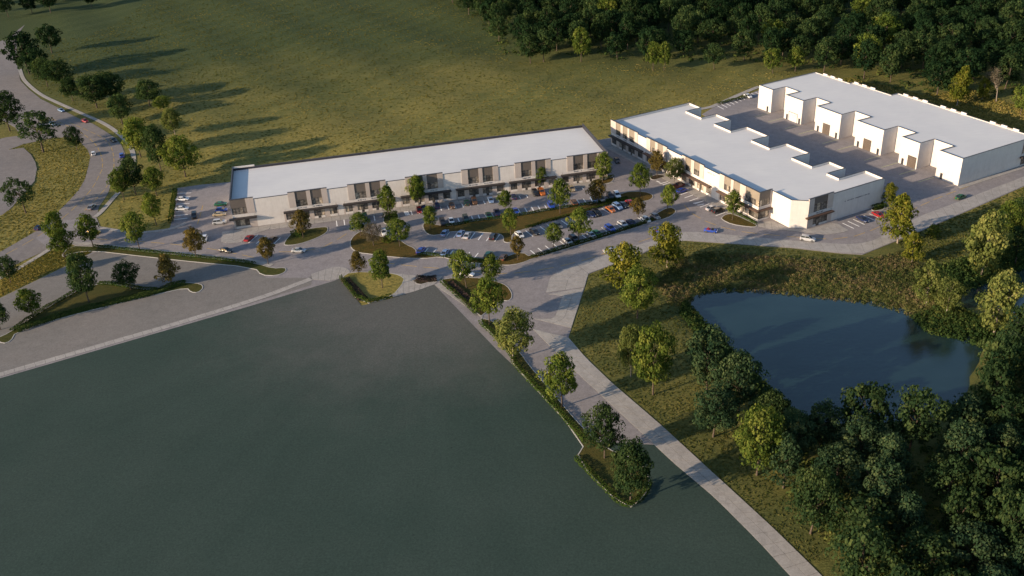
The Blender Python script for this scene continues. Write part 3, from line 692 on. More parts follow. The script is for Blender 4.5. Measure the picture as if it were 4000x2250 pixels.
# --- the long building
def building_long():
    root = empty('commercial_building', (-94.76, 302.52, 0), R(11.0967))
    L, D, ZT, ZL, ZR = 134.9, 32.0, 10.9, 10.2, 9.45
    tag(root, 'long low white building with six glazed bays facing the parking rows', 'building')
    poly = [(0, 0), (L, 0), (L, D), (0, D)]
    MB().prism(inset(poly, .36), 0, ZR - .05).build('inner_wall', M['core'], root)
    MB().prism(inset(poly, .34), ZR - .04, ZR).build('roof', M['roof'], root)
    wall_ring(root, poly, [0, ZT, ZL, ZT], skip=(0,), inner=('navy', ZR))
    # taller end of the back parapet
    bpart(root, 'parapet', 'white', (.36, 8.0, D - .42, D - .02, ZL + .1, ZT - .02))
    bays = [19.6, 40.1, 60.4, 80.5, 100.0, 119.5]
    spans = []
    for i, x in enumerate(bays):
        e = 13.4 if i < 5 else L - 119.5
        bay(root, x, x + e, [(x + 2.3, x + 6.2), (x + 7.6, x + 11.4)] , ZT, 'taupe', 'spandrel', seed=i)
        spans.append((x, x + e))
    # glazed corner at the left end
    bpart(root, 'spandrel', 'spandrel', (0, 5.2, .02, .34, 7.7, ZT - .02)); window(root, 0, 5.2, 5.25, 7.7, 4)
    bpart(root, 'pier', 'taupe', (5.2, 7.9, -.1, .34, 5.25, ZT)); bpart(root, 'sign_band', 'white', (0, 7.9, -.02, .3, 4.2, 5.25))
    bpart(root, 'coping', 'coping', (-.05, 7.94, -.16, .4, ZT, ZT + .1))
    canopy(root, -1.2, 8.1)
    bpart(root, 'bulkhead', 'white', (.6, 5.4, -.04, .28, 0, .8)); window(root, .6, 5.4, .8, 3.25, 3)
    bpart(root, 'pier', 'taupe', (0, .6, 0, .3, 0, 3.25)); bpart(root, 'pier', 'taupe', (5.4, 7.9, 0, .3, 0, 3.25)); bpart(root, 'header', 'taupe', (0, 7.9, 0, .3, 3.25, 4.2))
    edges = [(7.9, 19.6)] + [(spans[i][1], spans[i + 1][0]) for i in range(5)]
    for a, b in edges: white_upper(root, a, b, 4.2, ZL)
    cs = [17.2, 36.0, 37.8, 56.2, 58.1, 76.3, 78.0, 96.0, 97.6, 115.3, 117.0, L]
    bpart(root, 'wall_panel', 'white', (7.9, 12.5, 0, .34, 0, 4.2)); bpart(root, 'wall_panel', 'white', (12.53, 17.2, 0, .34, 0, 4.2))
    for i in range(6):
        canopy(root, cs[2 * i], cs[2 * i + 1] + (.8 if i == 5 else 0)); storefront(root, cs[2 * i], cs[2 * i + 1], i)
        if i < 5: bpart(root, 'wall_panel', 'white', (cs[2 * i + 1], cs[2 * i + 2], 0, .34, 0, 4.2))
    return root
bA = building_long()

# --- the building with the saw-tooth rear
def building_mid():
    c, s = math.cos(R(116.478)), math.sin(R(116.478))
    ox, oy = 82.57 + c * 88.5, 285.07 + s * 88.5
    root = empty('office_warehouse', (ox, oy, 0), R(116.478 - 180))
    tag(root, 'white two storey building with glazed corner tower and saw tooth rear', 'building')
    U = lambda u, v: (88.5 - u, v)
    ZT, ZL, ZR = 10.35, 9.75, 9.0
    poly = [U(88.5, 0), U(.4, 0), U(.4, 5.4), U(-8.7, 5.3), U(-12.4, 9.4), U(-12.4, 42.4), U(-3.8, 42.4), U(-3.8, 30.4), U(1.2, 30.4), U(1.2, 38.5), U(9.0, 38.5), U(9.0, 30.6), U(18.5, 30.6), U(18.5, 38.6), U(30.6, 38.6), U(30.6, 30.6), U(40.0, 30.6), U(40.0, 38.6), U(52.6, 38.6), U(52.6, 30.8), U(62.0, 30.8), U(62.0, 38.6), U(71.0, 38.6), U(71.0, 31.2), U(80.6, 31.2), U(80.6, 38.6), U(88.5, 38.6)]
    assert area(poly) > 0
    MB().prism(inset(poly, .36), 0, ZR - .05).build('inner_wall', M['core'], root)
    MB().prism(inset(poly, .34), ZR - .04, ZR).build('roof', M['roof'], root)
    wall_ring(root, poly, [0, 0, ZL, ZL] + [ZL] * 22 + [ZL], skip=(0, 1, 4), mat='white')
    X = 88.1
    bays = [(0, 18.7, [(3.7, 7.0), (8.6, 11.8), (13.1, 16.6)]), (24.6, 37.5, [(27.1, 30.1), (31.8, 35.1)]), (46.7, 59.2, [(48.7, 52.0), (53.8, 56.9)]), (67.9, 81.5, [(70.5, 73.9), (75.3, 78.6)])]
    for i, (a, b, w) in enumerate(bays): bay(root, a, b, w, ZT, 'beige', 'spandrel_tan', zsp=7.4, seed=20 + i, letters=i < 2)
    for a, b in ((18.7, 24.6), (37.5, 46.7), (59.2, 67.9)): white_upper(root, a, b, 4.2, ZL)
    lettering(root, 61.2, 65.5, 8.3, -.05, .5, 91)
    # glazed corner tower: front and side
    bpart(root, 'spandrel', 'spandrel_tan', (81.5, X - .02, .02, .34, 7.4, ZT - .02)); window(root, 81.5, X - .06, 5.25, 7.4, 4)
    bpart(root, 'sign_band', 'white', (81.5, X, -.02, .3, 4.2, 5.25)); bpart(root, 'coping', 'coping', (81.54, X + .05, -.1, .4, ZT, ZT + .1))
    side = empty('side_front', (X, 0, 0), R(90)); side.parent = root
    def sd(name, mat, *b): return bpart(side, name, mat, *b)
    sd('spandrel', 'spandrel', (.36, 4.6, .02, .34, 7.4, ZT - .02)); window(side, .36, 4.6, 5.25, 7.4, 4)
    sd('sign_band', 'white', (.02, 5.4, -.03, .3, 4.2, 5.25)); sd('pier', 'beige', (4.6, 5.4, -.03, .34, 5.25, ZT)); sd('coping', 'coping', (.41, 5.44, -.08, .4, ZT, ZT + .1))
    window(side, .36, 4.6, .7, 4.2, 3); sd('bulkhead', 'white', (.3, 4.6, -.03, .3, 0, .7)); sd('pier', 'beige', (4.6, 5.4, -.03, .34, 0, 4.2))
    sd('canopy', 'canopy_brown', (-1.0, 5.2, -1.0, -.04, 3.72, 4.1))
    dissolve(side, root)
    for i, (a, b) in enumerate(((0, 22.5), (24.0, 44.0), (46.2, 63.9), (67.8, X))):
        last = i == 3
        storefront(root, a, b, 40 + i, 'beige', [('p', .6), ('w', 3.0), ('p', 1.4), ('g', 4.2), ('p', 1.4), ('g', 4.2), ('p', 1.4), ('w', 4.6)] if last else None)
        canopy(root, a, b + (1.0 if last else 0), 'canopy' if i == 0 else 'canopy_brown')
    for a, b in ((22.5, 24.0), (44.0, 46.2), (63.9, 67.8)): bpart(root, 'wall_panel', 'white', (a, b, 0, .34, 0, 4.2))
    # right-hand end: glazed bay, then plain panels
    end = empty('end_front', (88.5 + 12.4, 9.4, 0), R(90)); end.parent = root
    def en(name, mat, *b): return bpart(end, name, mat, *b)
    en('pier', 'beige', (-.02, 2.2, -.1, .34, 5.2, ZT)); en('spandrel', 'spandrel', (2.2, 8.0, .02, .34, 8.0, ZT - .02)); window(end, 2.2, 8.0, 5.2, 8.0, 4)
    en('pier', 'beige', (8.0, 10.4, -.1, .34, 5.2, ZT)); en('sign_band', 'white', (-.02, 10.4, -.03, .3, 4.2, 5.2)); en('coping', 'coping', (-.05, 10.44, -.16, .4, ZT, ZT + .1))
    lettering(end, 3.6, 6.6, 4.45, -.07, .45, 77)
    canopy(end, -1.0, 10.4, 'canopy_brown', 1.2)
    en('pier', 'beige', (-.02, 2.4, -.03, .34, 0, 4.2)); en('header', 'taupe', (2.4, 8.6, 0, .3, 3.25, 4.2))
    en('bulkhead', 'white', (2.4, 3.8, -.03, .3, 0, .7)); window(end, 2.4, 3.8, .7, 3.25, 1)
    dr = en('door', 'frame', (3.8, 5.2, .12, .22, 0, 3.25)); MB().box(3.95, 5.05, .1, .12, .15, 2.4).build('pane', M['glass'], dr)
    en('bulkhead', 'white', (5.2, 8.6, -.03, .3, 0, .7)); window(end, 5.2, 8.6, .7, 3.25, 3); en('pier', 'beige', (8.6, 10.4, -.03, .34, 0, 4.2))
    for a, b in zip(np.linspace(10.4, 33.0, 5), np.linspace(10.4, 33.0, 5)[1:]): en('wall_panel', 'white', (a + .012, b - .012, 0, .34, 0, ZL))
    en('coping', 'coping', (10.44, 33.05, -.05, .39, ZL, ZL + .09))
    lettering(end, 15, 27, 5.6, -.04, .3, 123)
    dissolve(end, root)
    return root
bB = building_mid()

# --- the warehouse with the loading bays
def building_bays():
    c, s = math.cos(R(116.478)), math.sin(R(116.478))
    ox, oy = 157.41 + c * 104.3, 305.01 + s * 104.3
    root = empty('warehouse', (ox, oy, 0), R(116.478 - 180))
    tag(root, 'white flat roofed warehouse with six stepped loading bays on the courtyard', 'building')
    U = lambda u, v: (104.3 - u, v)
    ZT, ZR = 10.1, 9.85
    outer = [(104.3, 96.0), (87.9, 77.7), (69.9, 56.6), (48.4, 35.1), (26.6, 18.3), (9.8, 0.0)]
    poly = []
    for i, (a, b) in enumerate(outer):
        poly += [U(a, 0), U(b, 0)]
        if i < 5: poly += [U(b, 7.1), U(outer[i + 1][0], 7.1)]
    nfront = len(poly) - 1
    poly += [U(0, 37.2), U(62.8, 37.2), U(62.8, 33.4), U(84.0, 33.4), U(84.0, 31.8), U(104.3, 31.8)]
    assert area(poly) > 0
    MB().prism(inset(poly, .36), 0, ZR - .05).build('inner_wall', M['core'], root)
    MB().prism(inset(poly, .34), ZR - .04, ZR).build('roof', M['roof'], root)
    wall_ring(root, poly, ZT, panel=6.8)
    def sdoor(x, y, w=1.0, h=2.3): 
        d = bpart(root, 'door', 'door', (x, x + w, y - .06, y - .001, .02, h)); MB().box(x + w - .22, x + w - .12, y - .1, y - .06, 1.0, 1.12).build('handle', M['rim'], d)
    def gdoor(x, y, w, h, mat='shutter'):
        d = bpart(root, 'loading_door', 'frame', (x - .15, x, y - .09, y - .001, 0, h + .15), (x + w, x + w + .15, y - .09, y - .001, 0, h + .15), (x, x + w, y - .09, y - .001, h, h + .15))
        n = 6
        for k in range(n): MB().box(x, x + w, y - .06, y - .001, h * k / n + .015, h * (k + 1) / n - .015).build('panel', M[mat], d)
    for i, (a, b) in enumerate(outer):
        x0, x1 = 104.3 - a, 104.3 - b; w = x1 - x0
        if i == 0: sdoor(x0 + w * .68, 0)
        elif i == 1: sdoor(x0 + w * .13, 0); gdoor(x0 + w * .28, 0, w * .48, 3.6, 'shutter_white'); sdoor(x0 + w * .84, 0)
        elif i in (2, 3): sdoor(x0 + w * .1, 0); gdoor(x0 + w * .34, 0, 3.5, 4.2); sdoor(x0 + w * .85, 0)
        elif i == 4: sdoor(x0 + w * .16, 0); gdoor(x0 + w * .5, 0, 3.5, 4.2)
        else: sdoor(x0 + w * .2, 0)
        if i < 5:
            r0, r1 = x1, 104.3 - outer[i + 1][0]
            gdoor(r1 - 4.4, 7.1, 3.6, 4.2)
    # tall pieces of the rear parapet
    for us in ((98, 93.6, 89.2), (81.5, 77.0, 72.4), (58.5, 53.6, 48.8), (40.0, 35.2, 30.4), (17.5, 12.6, 7.7)):
        for u in us:
            v = 31.8 if u > 84 else (33.4 if u > 62.8 else 37.2)
            x = 104.3 - u
            bpart(root, 'parapet', 'white', (x - 1.2, x + 1.2, v - .42, v - .02, ZT + .1, ZT + .75)); bpart(root, 'coping', 'coping', (x - 1.25, x + 1.25, v - .46, v + .02, ZT + .75, ZT + .82))
        x = 104.3 - us[1]
        bpart(root, 'parapet', 'taupe', (x - 5.9, x + 5.9, v - .19, v - .05, ZT + .1, ZT + .3))
    # glazed corner at the far right end
    end = empty('end_front', (104.3, 31.6, 0), R(90)); end.parent = root
    bpart(end, 'spandrel', 'spandrel', (0, 5.4, -.2, -.02, 7.2, ZT + .3)); window(end, 0, 5.4, 4.9, 7.2, 4, yb=-.2)
    bpart(end, 'sign_band', 'white', (0, 5.6, -.3, -.02, 4.0, 4.9)); bpart(end, 'canopy', 'canopy', (-1, 5.6, -1.4, -.31, 3.4, 4.0)); window(end, .4, 5.4, .6, 3.2, 3, yb=-.2)
    dissolve(end, root)
    return root
bC = building_bays()
def blocal(u, v, u0, o): 
    c, s = math.cos(R(116.478)), math.sin(R(116.478))
    return (o[0] + c * u + s * v, o[1] + s * u - c * v)
CO, BO, AO = (157.41, 305.01), (82.57, 285.07), (-94.76, 302.52)
def aloc(u, v): c, s = math.cos(R(11.0967)), math.sin(R(11.0967)); return (AO[0] + c * u - s * v, AO[1] + s * u + c * v)
for u in (96.0, 87.9, 77.7, 69.9, 56.6, 48.4, 35.1, 26.6, 18.3, 9.8):
    a = blocal(u, -.4, 0, CO); b = blocal(u, -8.4, 0, CO)
    stripe(site, 'bay_line', *a, *b, .25, .040, 'lime')
walk('sidewalk', [blocal(-1.3, -1, 0, CO), blocal(-1.4, 40, 0, CO)], 1.8, 2.5, 'narrow pavement under the end wall of the warehouse')
walk('sidewalk', [aloc(12, -2.4), aloc(60, -2.4), aloc(136, -2.4)], 4.2, 3.0, 'shopfront pavement along the long building', 2)
slabs('sidewalk', [aloc(-4.5, -1), aloc(-4.4, -9.5), aloc(-1, -11.5), aloc(2.5, -11.5)], [aloc(12, -.5), aloc(12, -4), aloc(8, -5.5), aloc(4, -8)], 2.6, 4, 'paved forecourt at the left corner of the long building')
walk('sidewalk', [blocal(86, -2.2, 0, BO), blocal(40, -2.2, 0, BO), blocal(-1, -2.2, 0, BO)], 3.8, 3.0, 'shopfront pavement along the saw tooth building', 2)
slabs('sidewalk', [(81.63,281.93),(85.39,278.91),(90.59,277.4),(96.03,275.04),(102.03,273.04),(106.36,273.72),(109.35,275.19)], [(82.04,283.59),(86.97,285.55),(91.1,279.22),(96.68,277.24),(102.62,280.05),(106.42,281.7),(107.49,280.49)], 2.6, 2, 'pale pavement round the chamfered corner of the saw tooth building')

# ------------------------------------------------------------------ trees
def crown_quads(shape, rg, ncl, nleaf, lsize):
    """unit tree: height 1, crown width 1; leaf clumps gathered in clusters on an uneven envelope"""
    t0 = {'oval': .31, 'round': .28, 'tall': .17, 'spread': .38, 'pine': .24, 'bush': .04}[shape]
    Q = []; T = []; CL = []
    gold = math.pi * (3 - math.sqrt(5)); off = rg.uniform(0, 6.28); p1, p2 = rg.uniform(0, 6.28, 2); a1, a2 = rg.uniform(.10, .26), rg.uniform(.06, .16)
    for i in range(ncl):
        t = (i + .5) / ncl
        if shape == 'oval': r = .47 * math.sin(math.pi * min(1, (t * .86 + .12))) ** .65
        elif shape == 'round': r = .50 * math.sin(math.pi * (t * .84 + .11)) ** .55
        elif shape == 'tall': r = .42 * (math.sin(math.pi * (t * .8 + .17)) ** .8) * (1 + .25 * math.sin(t * 11 + off))
        elif shape == 'spread': r = .52 * math.sin(math.pi * (t * .7 + .22)) ** .5
        elif shape == 'pine': r = .46 * (1.05 - t) ** .7 * (1 + .28 * math.sin(t * 19 + off))
        else: r = .48 * math.sin(math.pi * (t * .7 + .28)) ** .5
        ang = i * gold + off + rg.normal(0, .25)
        rr = r * rg.uniform(.45, 1.08) * (1 + a1 * math.sin(2 * ang + p1 + 2 * t) + a2 * math.sin(3 * ang + p2 + 5 * t))
        c = np.array([rr * math.cos(ang), rr * math.sin(ang), t0 + (1 - t0) * (t * .93 + .03) + rg.normal(0, .012)])
        cr = rg.uniform(.075, .175) * (1.0 if shape != 'spread' else .85)
        CL.append(c)
        n = int(nleaf * rg.uniform(.7, 1.3))
        d = rg.normal(0, 1, (n, 3)); d[:, 2] += .25; d /= np.linalg.norm(d, axis=1)[:, None]
        rad = cr * rg.uniform(.55, 1.12, n) ** .6
        P = c + d * rad[:, None] * np.array([1, 1, .62])
        k = P[:, 2] < t0 * .88; P[k, 2] = t0 * .88 + rg.uniform(0, .05, k.sum())
        Q.append(leaves(P, d * .8 + np.array([0, 0, .35]) + .3 * c * np.array([1, 1, 0]), lsize * rg.uniform(.6, 1.35, n), rg))
        T.append(np.clip(rg.normal(.48, .2) + rg.normal(0, .16, n), 0, 1))
    V = np.concatenate(Q); V[:, :, 2] *= 1.0
    return V, np.concatenate(T), CL
def trunk_mesh(shape, rg, CL, mat, thin=.020, bare=False):
    b = MB(); lean = rg.normal(0, .012, 2)
    hgt = .80 if shape in ('tall', 'pine') else .62
    pts = [(0, 0, -.02), (lean[0] * .3, lean[1] * .3, .12), (lean[0], lean[1], .35), (lean[0] * 1.6, lean[1] * 1.6, hgt)]
    b.tube(pts, [thin * 1.5, thin * 1.05, thin * .8, thin * .3], 7)
    for i in range(0, len(CL), max(1, len(CL) // (26 if bare else 12))):
        c = CL[i]; z0 = max(.16, min(hgt - .05, c[2] * .62))
        b.tube([(lean[0], lean[1], z0), (c[0] * .5, c[1] * .5, (z0 + c[2]) * .52), tuple(c)], [thin * .5, thin * .3, thin * .1], 5)
    return b.mesh('trunk', mat, True)
SHAPES = {}
def make_shape(key, shape, ncl, nleaf, ls, seeds, thin=.02, bare=False):
    L = []
    for s in seeds:
        rg = np.random.default_rng(s)
        V, T, CL = crown_quads(shape, rg, ncl, nleaf, ls)
        L.append((quad_mesh('crown', V, M['leaf_green'], T), trunk_mesh(shape, rg, CL, M['bark'], thin, bare)))
    SHAPES[key] = L
make_shape('oval', 'oval', 58, 74, .048, (1, 2, 3, 4, 25, 26))
make_shape('round', 'round', 74, 74, .044, (5, 6, 7, 18, 19))
make_shape('tall', 'tall', 66, 66, .052, (8, 9, 10))
make_shape('spread', 'spread', 44, 66, .044, (11, 12), .022)
make_shape('pine', 'pine', 80, 52, .048, (13, 14, 15, 29))
make_shape('bush', 'bush', 34, 46, .085, (16, 17))
make_shape('wood', 'round', 62, 50, .056, (21, 22, 23, 24, 27, 28))
def twig_shape(seed):
    """leafless tree: fine branching twigs with a haze of buds"""
    rg = np.random.default_rng(seed); b = MB(); tips = []
    def grow(p, d, l, r, k):
        e = p + d * l
        b.tube([tuple(p), tuple((p + e) / 2 + Vector(rg.normal(0, l * .05, 3))), tuple(e)], [r, r * .8, r * .55], 4 if k > 1 else 6)
        if k == 4: tips.append(e); return
        for _ in range(3 if k else 5):
            nd = (d + Vector(rg.normal(0, .55, 3))).normalized(); nd.z = abs(nd.z) * .7 + .25; nd.normalize()
            grow(e, nd, l * rg.uniform(.62, .85), r * .6, k + 1)
    grow(Vector((0, 0, -.02)), Vector((0, 0, 1)), .24, .024, 0)
    P = np.array([tuple(t) for t in tips]); 
    zmax = P[:, 2].max(); wmax = np.abs(P[:, :2]).max()
    b.v = [(x / wmax * .5 if z > .2 else x, y / wmax * .5 if z > .2 else y, z / zmax) for x, y, z in b.v]
    P = P / np.array([wmax * 2, wmax * 2, zmax])
    C = np.repeat(P, 14, 0) + rg.normal(0, .04, (len(P) * 14, 3))
    V = leaves(C, rg.normal(0, 1, C.shape), .028 * rg.uniform(.5, 1.4, len(C)), rg)
    return quad_mesh('crown', V, M['leaf_twig'], rg.uniform(0, 1, len(C))), b.mesh('trunk', M['pale_bark'], True)
SHAPES['bare'] = [twig_shape(31), twig_shape(32)]
make_shape('twiggy', 'round', 80, 80, .026, (33, 34), .024, True)
KIND = {'street': ('oval', 'leaf_green', 'street_tree'), 'autumn': ('oval', 'leaf_autumn', 'autumn_tree'), 'dark': ('round', 'leaf_dark', 'dark_tree'),
        'deep': ('wood', 'leaf_deep', 'woodland_tree'), 'wood': ('wood', 'leaf_dark', 'woodland_tree'), 'woodg': ('wood', 'leaf_green', 'woodland_tree'), 'spread': ('spread', 'leaf_dark', 'spreading_tree'), 'green': ('round', 'leaf_green', 'broadleaf_tree'),
        'gold': ('tall', 'leaf_gold', 'yellowing_tree'), 'pale': ('round', 'leaf_pale', 'pale_tree'), 'blue': ('pine', 'leaf_blue', 'feathery_tree'), 'tall': ('tall', 'leaf_green', 'tall_tree'), 'bluer': ('round', 'leaf_blue', 'blue_green_tree'),
        'bare': ('bare', 'leaf_twig', 'bare_tree'), 'twig': ('twiggy', 'leaf_twig', 'bare_tree'), 'bush': ('bush', 'leaf_green', 'shrub'), 'palet': ('tall', 'leaf_pale', 'tall_tree'), 'pinea': ('pine', 'leaf_autumn', 'brown_conifer')}
def add_tree(x, y, h, w, kind, label, group=None, lean=None, z=None):
    shp, leaf, name = KIND[kind]
    cm, tm = SHAPES[shp][rng.randrange(len(SHAPES[shp]))]
    gz = float(ground_z(np.array([x]), np.array([y]))[0]) if z is None else z
    root = empty(name, (x, y, gz), rng.uniform(0, 6.28))
    root.rotation_euler = (rng.gauss(0, .035), rng.gauss(0, .035), rng.uniform(0, 6.28))
    ws = w * (.94 if shp != 'bare' else 1.0)
    sx = ws * rng.uniform(.94, 1.06)
    tr = link('trunk', tm, root, scale=(h * .9 if shp in ('oval', 'round', 'wood') else h * .8,) * 2 + (h,))
    tr.scale = (sx, ws, h)
    cr = link('crown', cm, root, scale=(sx, ws, h))
    cr.material_slots[0].link = 'OBJECT'; cr.material_slots[0].material = M[leaf]
    if kind in ('gold', 'palet', 'pale', 'bare'):
        tr.material_slots[0].link = 'OBJECT'; tr.material_slots[0].material = M['pale_bark']
    return tag(root, label, 'shrub' if name == 'shrub' else 'tree', group)
TREES = [(-197.9,393.3,17.8,17.5,'spread','big open crowned dark tree with forked trunk on the left road island'),(-225.4,423.6,18.2,14.6,'dark','dark tree cut by the left edge above the side street'),(-183.0,392.5,10.3,6.9,'dark','small dark tree at the tip of the left road island'),(-226.6,488.6,14.4,14.0,'dark','dark tree leaning over the roadside,right of two pale trunks'),(-235.9,493.4,14.2,10.7,'dark','slim dark tree left of the leaning one by the far road'),(-256.1,519.5,22.5,16.7,'deep','tall dark tree by the far road near the upper left corner'),(-248.0,511.2,15.6,13.8,'deep','dark tree in the clump where the far road leaves the frame'),(-261.8,564.7,15.6,13.5,'deep','lone tall tree on the meadow edge,uppermost on the left'),(-195.5,452.1,15.6,16.1,'dark','broad dark tree standing closest to the road bend pavement'),(-212.0,464.9,11.7,9.5,'dark','small dark tree tucked left of the broad roadside tree'),(-190.3,459.1,15.1,14.4,'dark','large dark tree behind the broad roadside tree'),(-168.6,448.2,12.2,12.9,'dark','dense dark tree standing out alone into the meadow'),(-159.1,440.1,6.5,8.7,'green','small rounded tree touching the lone dark meadow tree'),(-174.4,425.3,13.3,11.2,'dark','dark tree below the large pair at the road bend'),(-144.0,404.0,11.8,9.0,'pale','grey brown thin tree on the meadow edge above the bright green one'),(-151.7,379.9,16.3,12.6,'green','large light green tree beside the curving pavement'),(-138.1,362.6,18.8,9.8,'dark','dark tall tree between the two light green roadside trees'),(-126.3,355.2,16.1,13.1,'green','bright green broad tree nearest the left end of the long building'),(-143.7,334.3,12.3,7.2,'street','green tree overhanging the road opposite the left forecourt'),(-140.9,339.3,14.5,9.0,'dark','darker tree behind the green one overhanging the road'),(-132.2,336.8,11.4,7.9,'street','rounded green tree at the top of the triangular lawn'),(-124.3,309.9,11.9,7.4,'street','slender green tree beside the left white stalls'),(-177.7,327.1,13.5,11.3,'spread','sparse dark tree with twisted branches on the left verge'),(-153.6,295.6,12.7,8.7,'street','upper of two overlapping green trees at the road junction'),(-148.2,287.5,10.0,7.8,'street','lower of two overlapping green trees at the road junction'),(-140.9,294.0,11.8,8.4,'street','green tree beside the yellow car on the entry drive'),(-123.8,289.6,13.4,7.9,'street','green tree in the middle of the entry drive hedge strip'),(-102.7,281.5,10.7,7.3,'autumn','brown autumn tree in the entry drive hedge strip'),(-128.5,255.4,16.2,9.4,'dark','largest dark tree on the wedge of lawn in the left lot'),(-117.9,262.1,9.4,7.7,'dark','middle dark tree on the wedge of lawn in the left lot'),(-106.0,264.6,10.3,7.4,'pinea','brownish tree at the right end of the lawn wedge'),(-159.1,271.1,9.1,6.1,'dark','small dark tree near the left edge below the public road'),(-142.2,247.5,9.5,8.0,'street','green tree at the lower left beside the long pavement'),(-149.4,241.6,9.6,6.7,'dark','dark tree half cut off at the lower left edge'),(-69.4,292.6,10.1,6.5,'autumn','brown tree on the green island before the long building'),(-77.7,274.2,9.2,6.2,'autumn','brown tree at the end of the entry drive hedge strip'),(-49.9,291.3,8.2,6.5,'street','green tree behind the leafless one on the west island'),(-44.7,283.5,8.0,7.0,'twig','leafless grey brown tree on the west island'),(-41.4,303.9,12.1,6.4,'street','tall oval green tree against the second white bay'),(-35.9,281.7,9.7,7.3,'green','round green tree right of the leafless one'),(-47.7,264.9,7.2,6.0,'pinea','brown conifer like tree left of the hedged bed'),(-39.1,253.8,12.3,7.1,'street','green tree in the dry grass of the hedged bed'),(-13.6,251.2,12.4,7.3,'street','green tree in front of the white car on the entry road'),(-6.1,251.8,10.0,7.1,'street','green tree right of the white car on the entry road'),(-6.8,229.4,14.6,8.7,'street','dark green tree on the rounded bed right of the plaza'),(-0.8,210.7,14.4,11.1,'pale','large grey green tree over the hedge of the dark lot'),(10.5,188.7,14.6,9.6,'street','green tree further down the hedge of the dark lot'),(18.6,168.5,13.4,8.0,'dark','dark tree at the neck of the lower hedge island'),(22.4,153.5,15.2,9.2,'dark','dark spreading tree filling the lower hedge island'),(-26.5,293.3,8.7,5.7,'street','small tree at the left tip of the middle island'),(-31.5,313.2,11.2,7.1,'street','green tree covering the third bay of the long building'),(0.6,285.7,9.5,6.2,'street','green tree where the middle island narrows to a small lobe'),(-0.9,305.0,7.6,5.8,'street','light tree among the second stall row,left of the blue car'),(18.0,300.3,12.5,7.2,'street','tall trunked tree in the middle island right of the blue car'),(12.6,324.2,8.1,5.8,'street','small tree before the fifth bay of the long building'),(22.3,277.0,12.1,7.6,'street','pale green tree in the hedge between green and silver cars'),(14.0,275.1,8.2,6.2,'street','green tree in the hedge left of the silver and black cars'),(35.2,323.9,12.3,6.8,'street','green tree at the right end of the long building'),(31.2,306.0,9.2,6.3,'autumn','brownish tree with orange trunk near the right end stalls'),(2.3,267.2,8.4,5.0,'autumn','yellow brown tree on the south island'),(56.0,328.2,9.9,6.8,'autumn','golden brown tree on the mulched island by the white wall'),(61.0,320.7,9.7,6.0,'pale','thin green tree right of the golden brown one'),(47.2,311.0,12.1,6.8,'street','bright green tree on the round end of the middle island'),(54.5,297.3,9.7,5.9,'street','green tree on the round end of the south island'),(44.0,293.7,7.0,5.4,'autumn','dark brown tree among the rightmost parked cars'),(74.5,287.4,10.4,5.3,'street','green tree at the glazed corner of the saw tooth building'),(47.7,257.3,14.5,10.2,'gold','yellow green tree with ragged crown above the pond road'),(32.9,243.4,15.0,11.2,'gold','yellow green tree at the top of the tall pair by the path'),(34.4,227.9,15.0,10.7,'green','dark green lower tree of the tall pair by the path'),(28.8,199.9,14.7,7.1,'pale','pale grey green tree beside the concrete path'),(33.1,191.7,19.4,9.4,'green','green tree right of the pale one beside the concrete path'),(46.1,190.6,17.8,11.6,'bluer','full blue green tree on the left pond bank'),(52.0,182.7,15.8,11.2,'bluer','second full blue green tree lower on the left pond bank'),(44.2,174.1,12.9,10.6,'bluer','dim blue green tree below the two on the left pond bank'),(50.7,160.1,17.2,10.5,'green','yellow green tree with visible trunk beside the lower path'),(55.2,155.6,13.3,9.2,'blue','blue green tree right of the yellow green one by the lower path'),(56.8,141.7,15.3,9.7,'dark','dark green tree nearest the bottom end of the path'),(57.1,173.0,11.5,8.2,'dark','dark tree at the lower tip of the left pond bank'),(-40.5,285.7,2.2,3.2,'bush','low bright bush on the west island'),(120.9,264.5,16.0,11.6,'gold','golden green tree at the kerb between drive and pond'),(120.4,251.7,9.8,7.3,'gold','smaller golden tree just below the kerbside one'),(127.9,291.8,8.2,5.4,'gold','small golden tree at the rear corner of the saw tooth building'),(137.2,242.4,20.5,13.5,'palet','tall yellow green tree with bare lower trunk by the creek'),(114.9,227.4,14.0,8.5,'palet','loose pale tree on the pond shore,left of two'),(118.0,221.7,10.4,8.0,'pale','short pale tree on the pond shore,right of two'),(125.9,210.7,18.0,12.1,'palet','tall tree with white trunk between pond and creek'),(133.3,267.5,4.2,4.0,'bush','low bush on the slope under the kerb'),(193.1,387.9,16.6,9.8,'gold','golden columnar tree behind the warehouse'),(206.2,393.2,10.4,6.6,'gold','slim golden tree right of the golden columnar one'),(210.5,389.3,14.4,10.9,'bare','leafless grey tree at the edge of the right hand wood'),(211.9,371.4,12.3,8.4,'woodg','green tree at the right edge behind the warehouse'),(129.8,445.2,11.7,7.9,'woodg','light green tree left of the warehouse roof corner'),(141.0,446.5,11.3,8.0,'woodg','light green tree touching the warehouse roof corner'),(75.5,463.1,13.8,7.6,'woodg','light green tree at the front of the wood,left of a twin'),(80.8,462.1,13.8,6.6,'woodg','light green slim twin at the front of the wood'),(41.8,483.5,16.9,10.5,'woodg','round olive tree with bare stem at the meadow front'),(22.9,489.2,16.0,11.3,'wood','dark tree leading the wood on its left side'),(16.1,488.6,14.4,11.9,'wood','dark spreading tree at the left corner of the wood'),(104.9,459.1,12.4,9.4,'wood','dark tree with clear trunk in the middle of the wood front')]
for t in TREES: add_tree(*t)

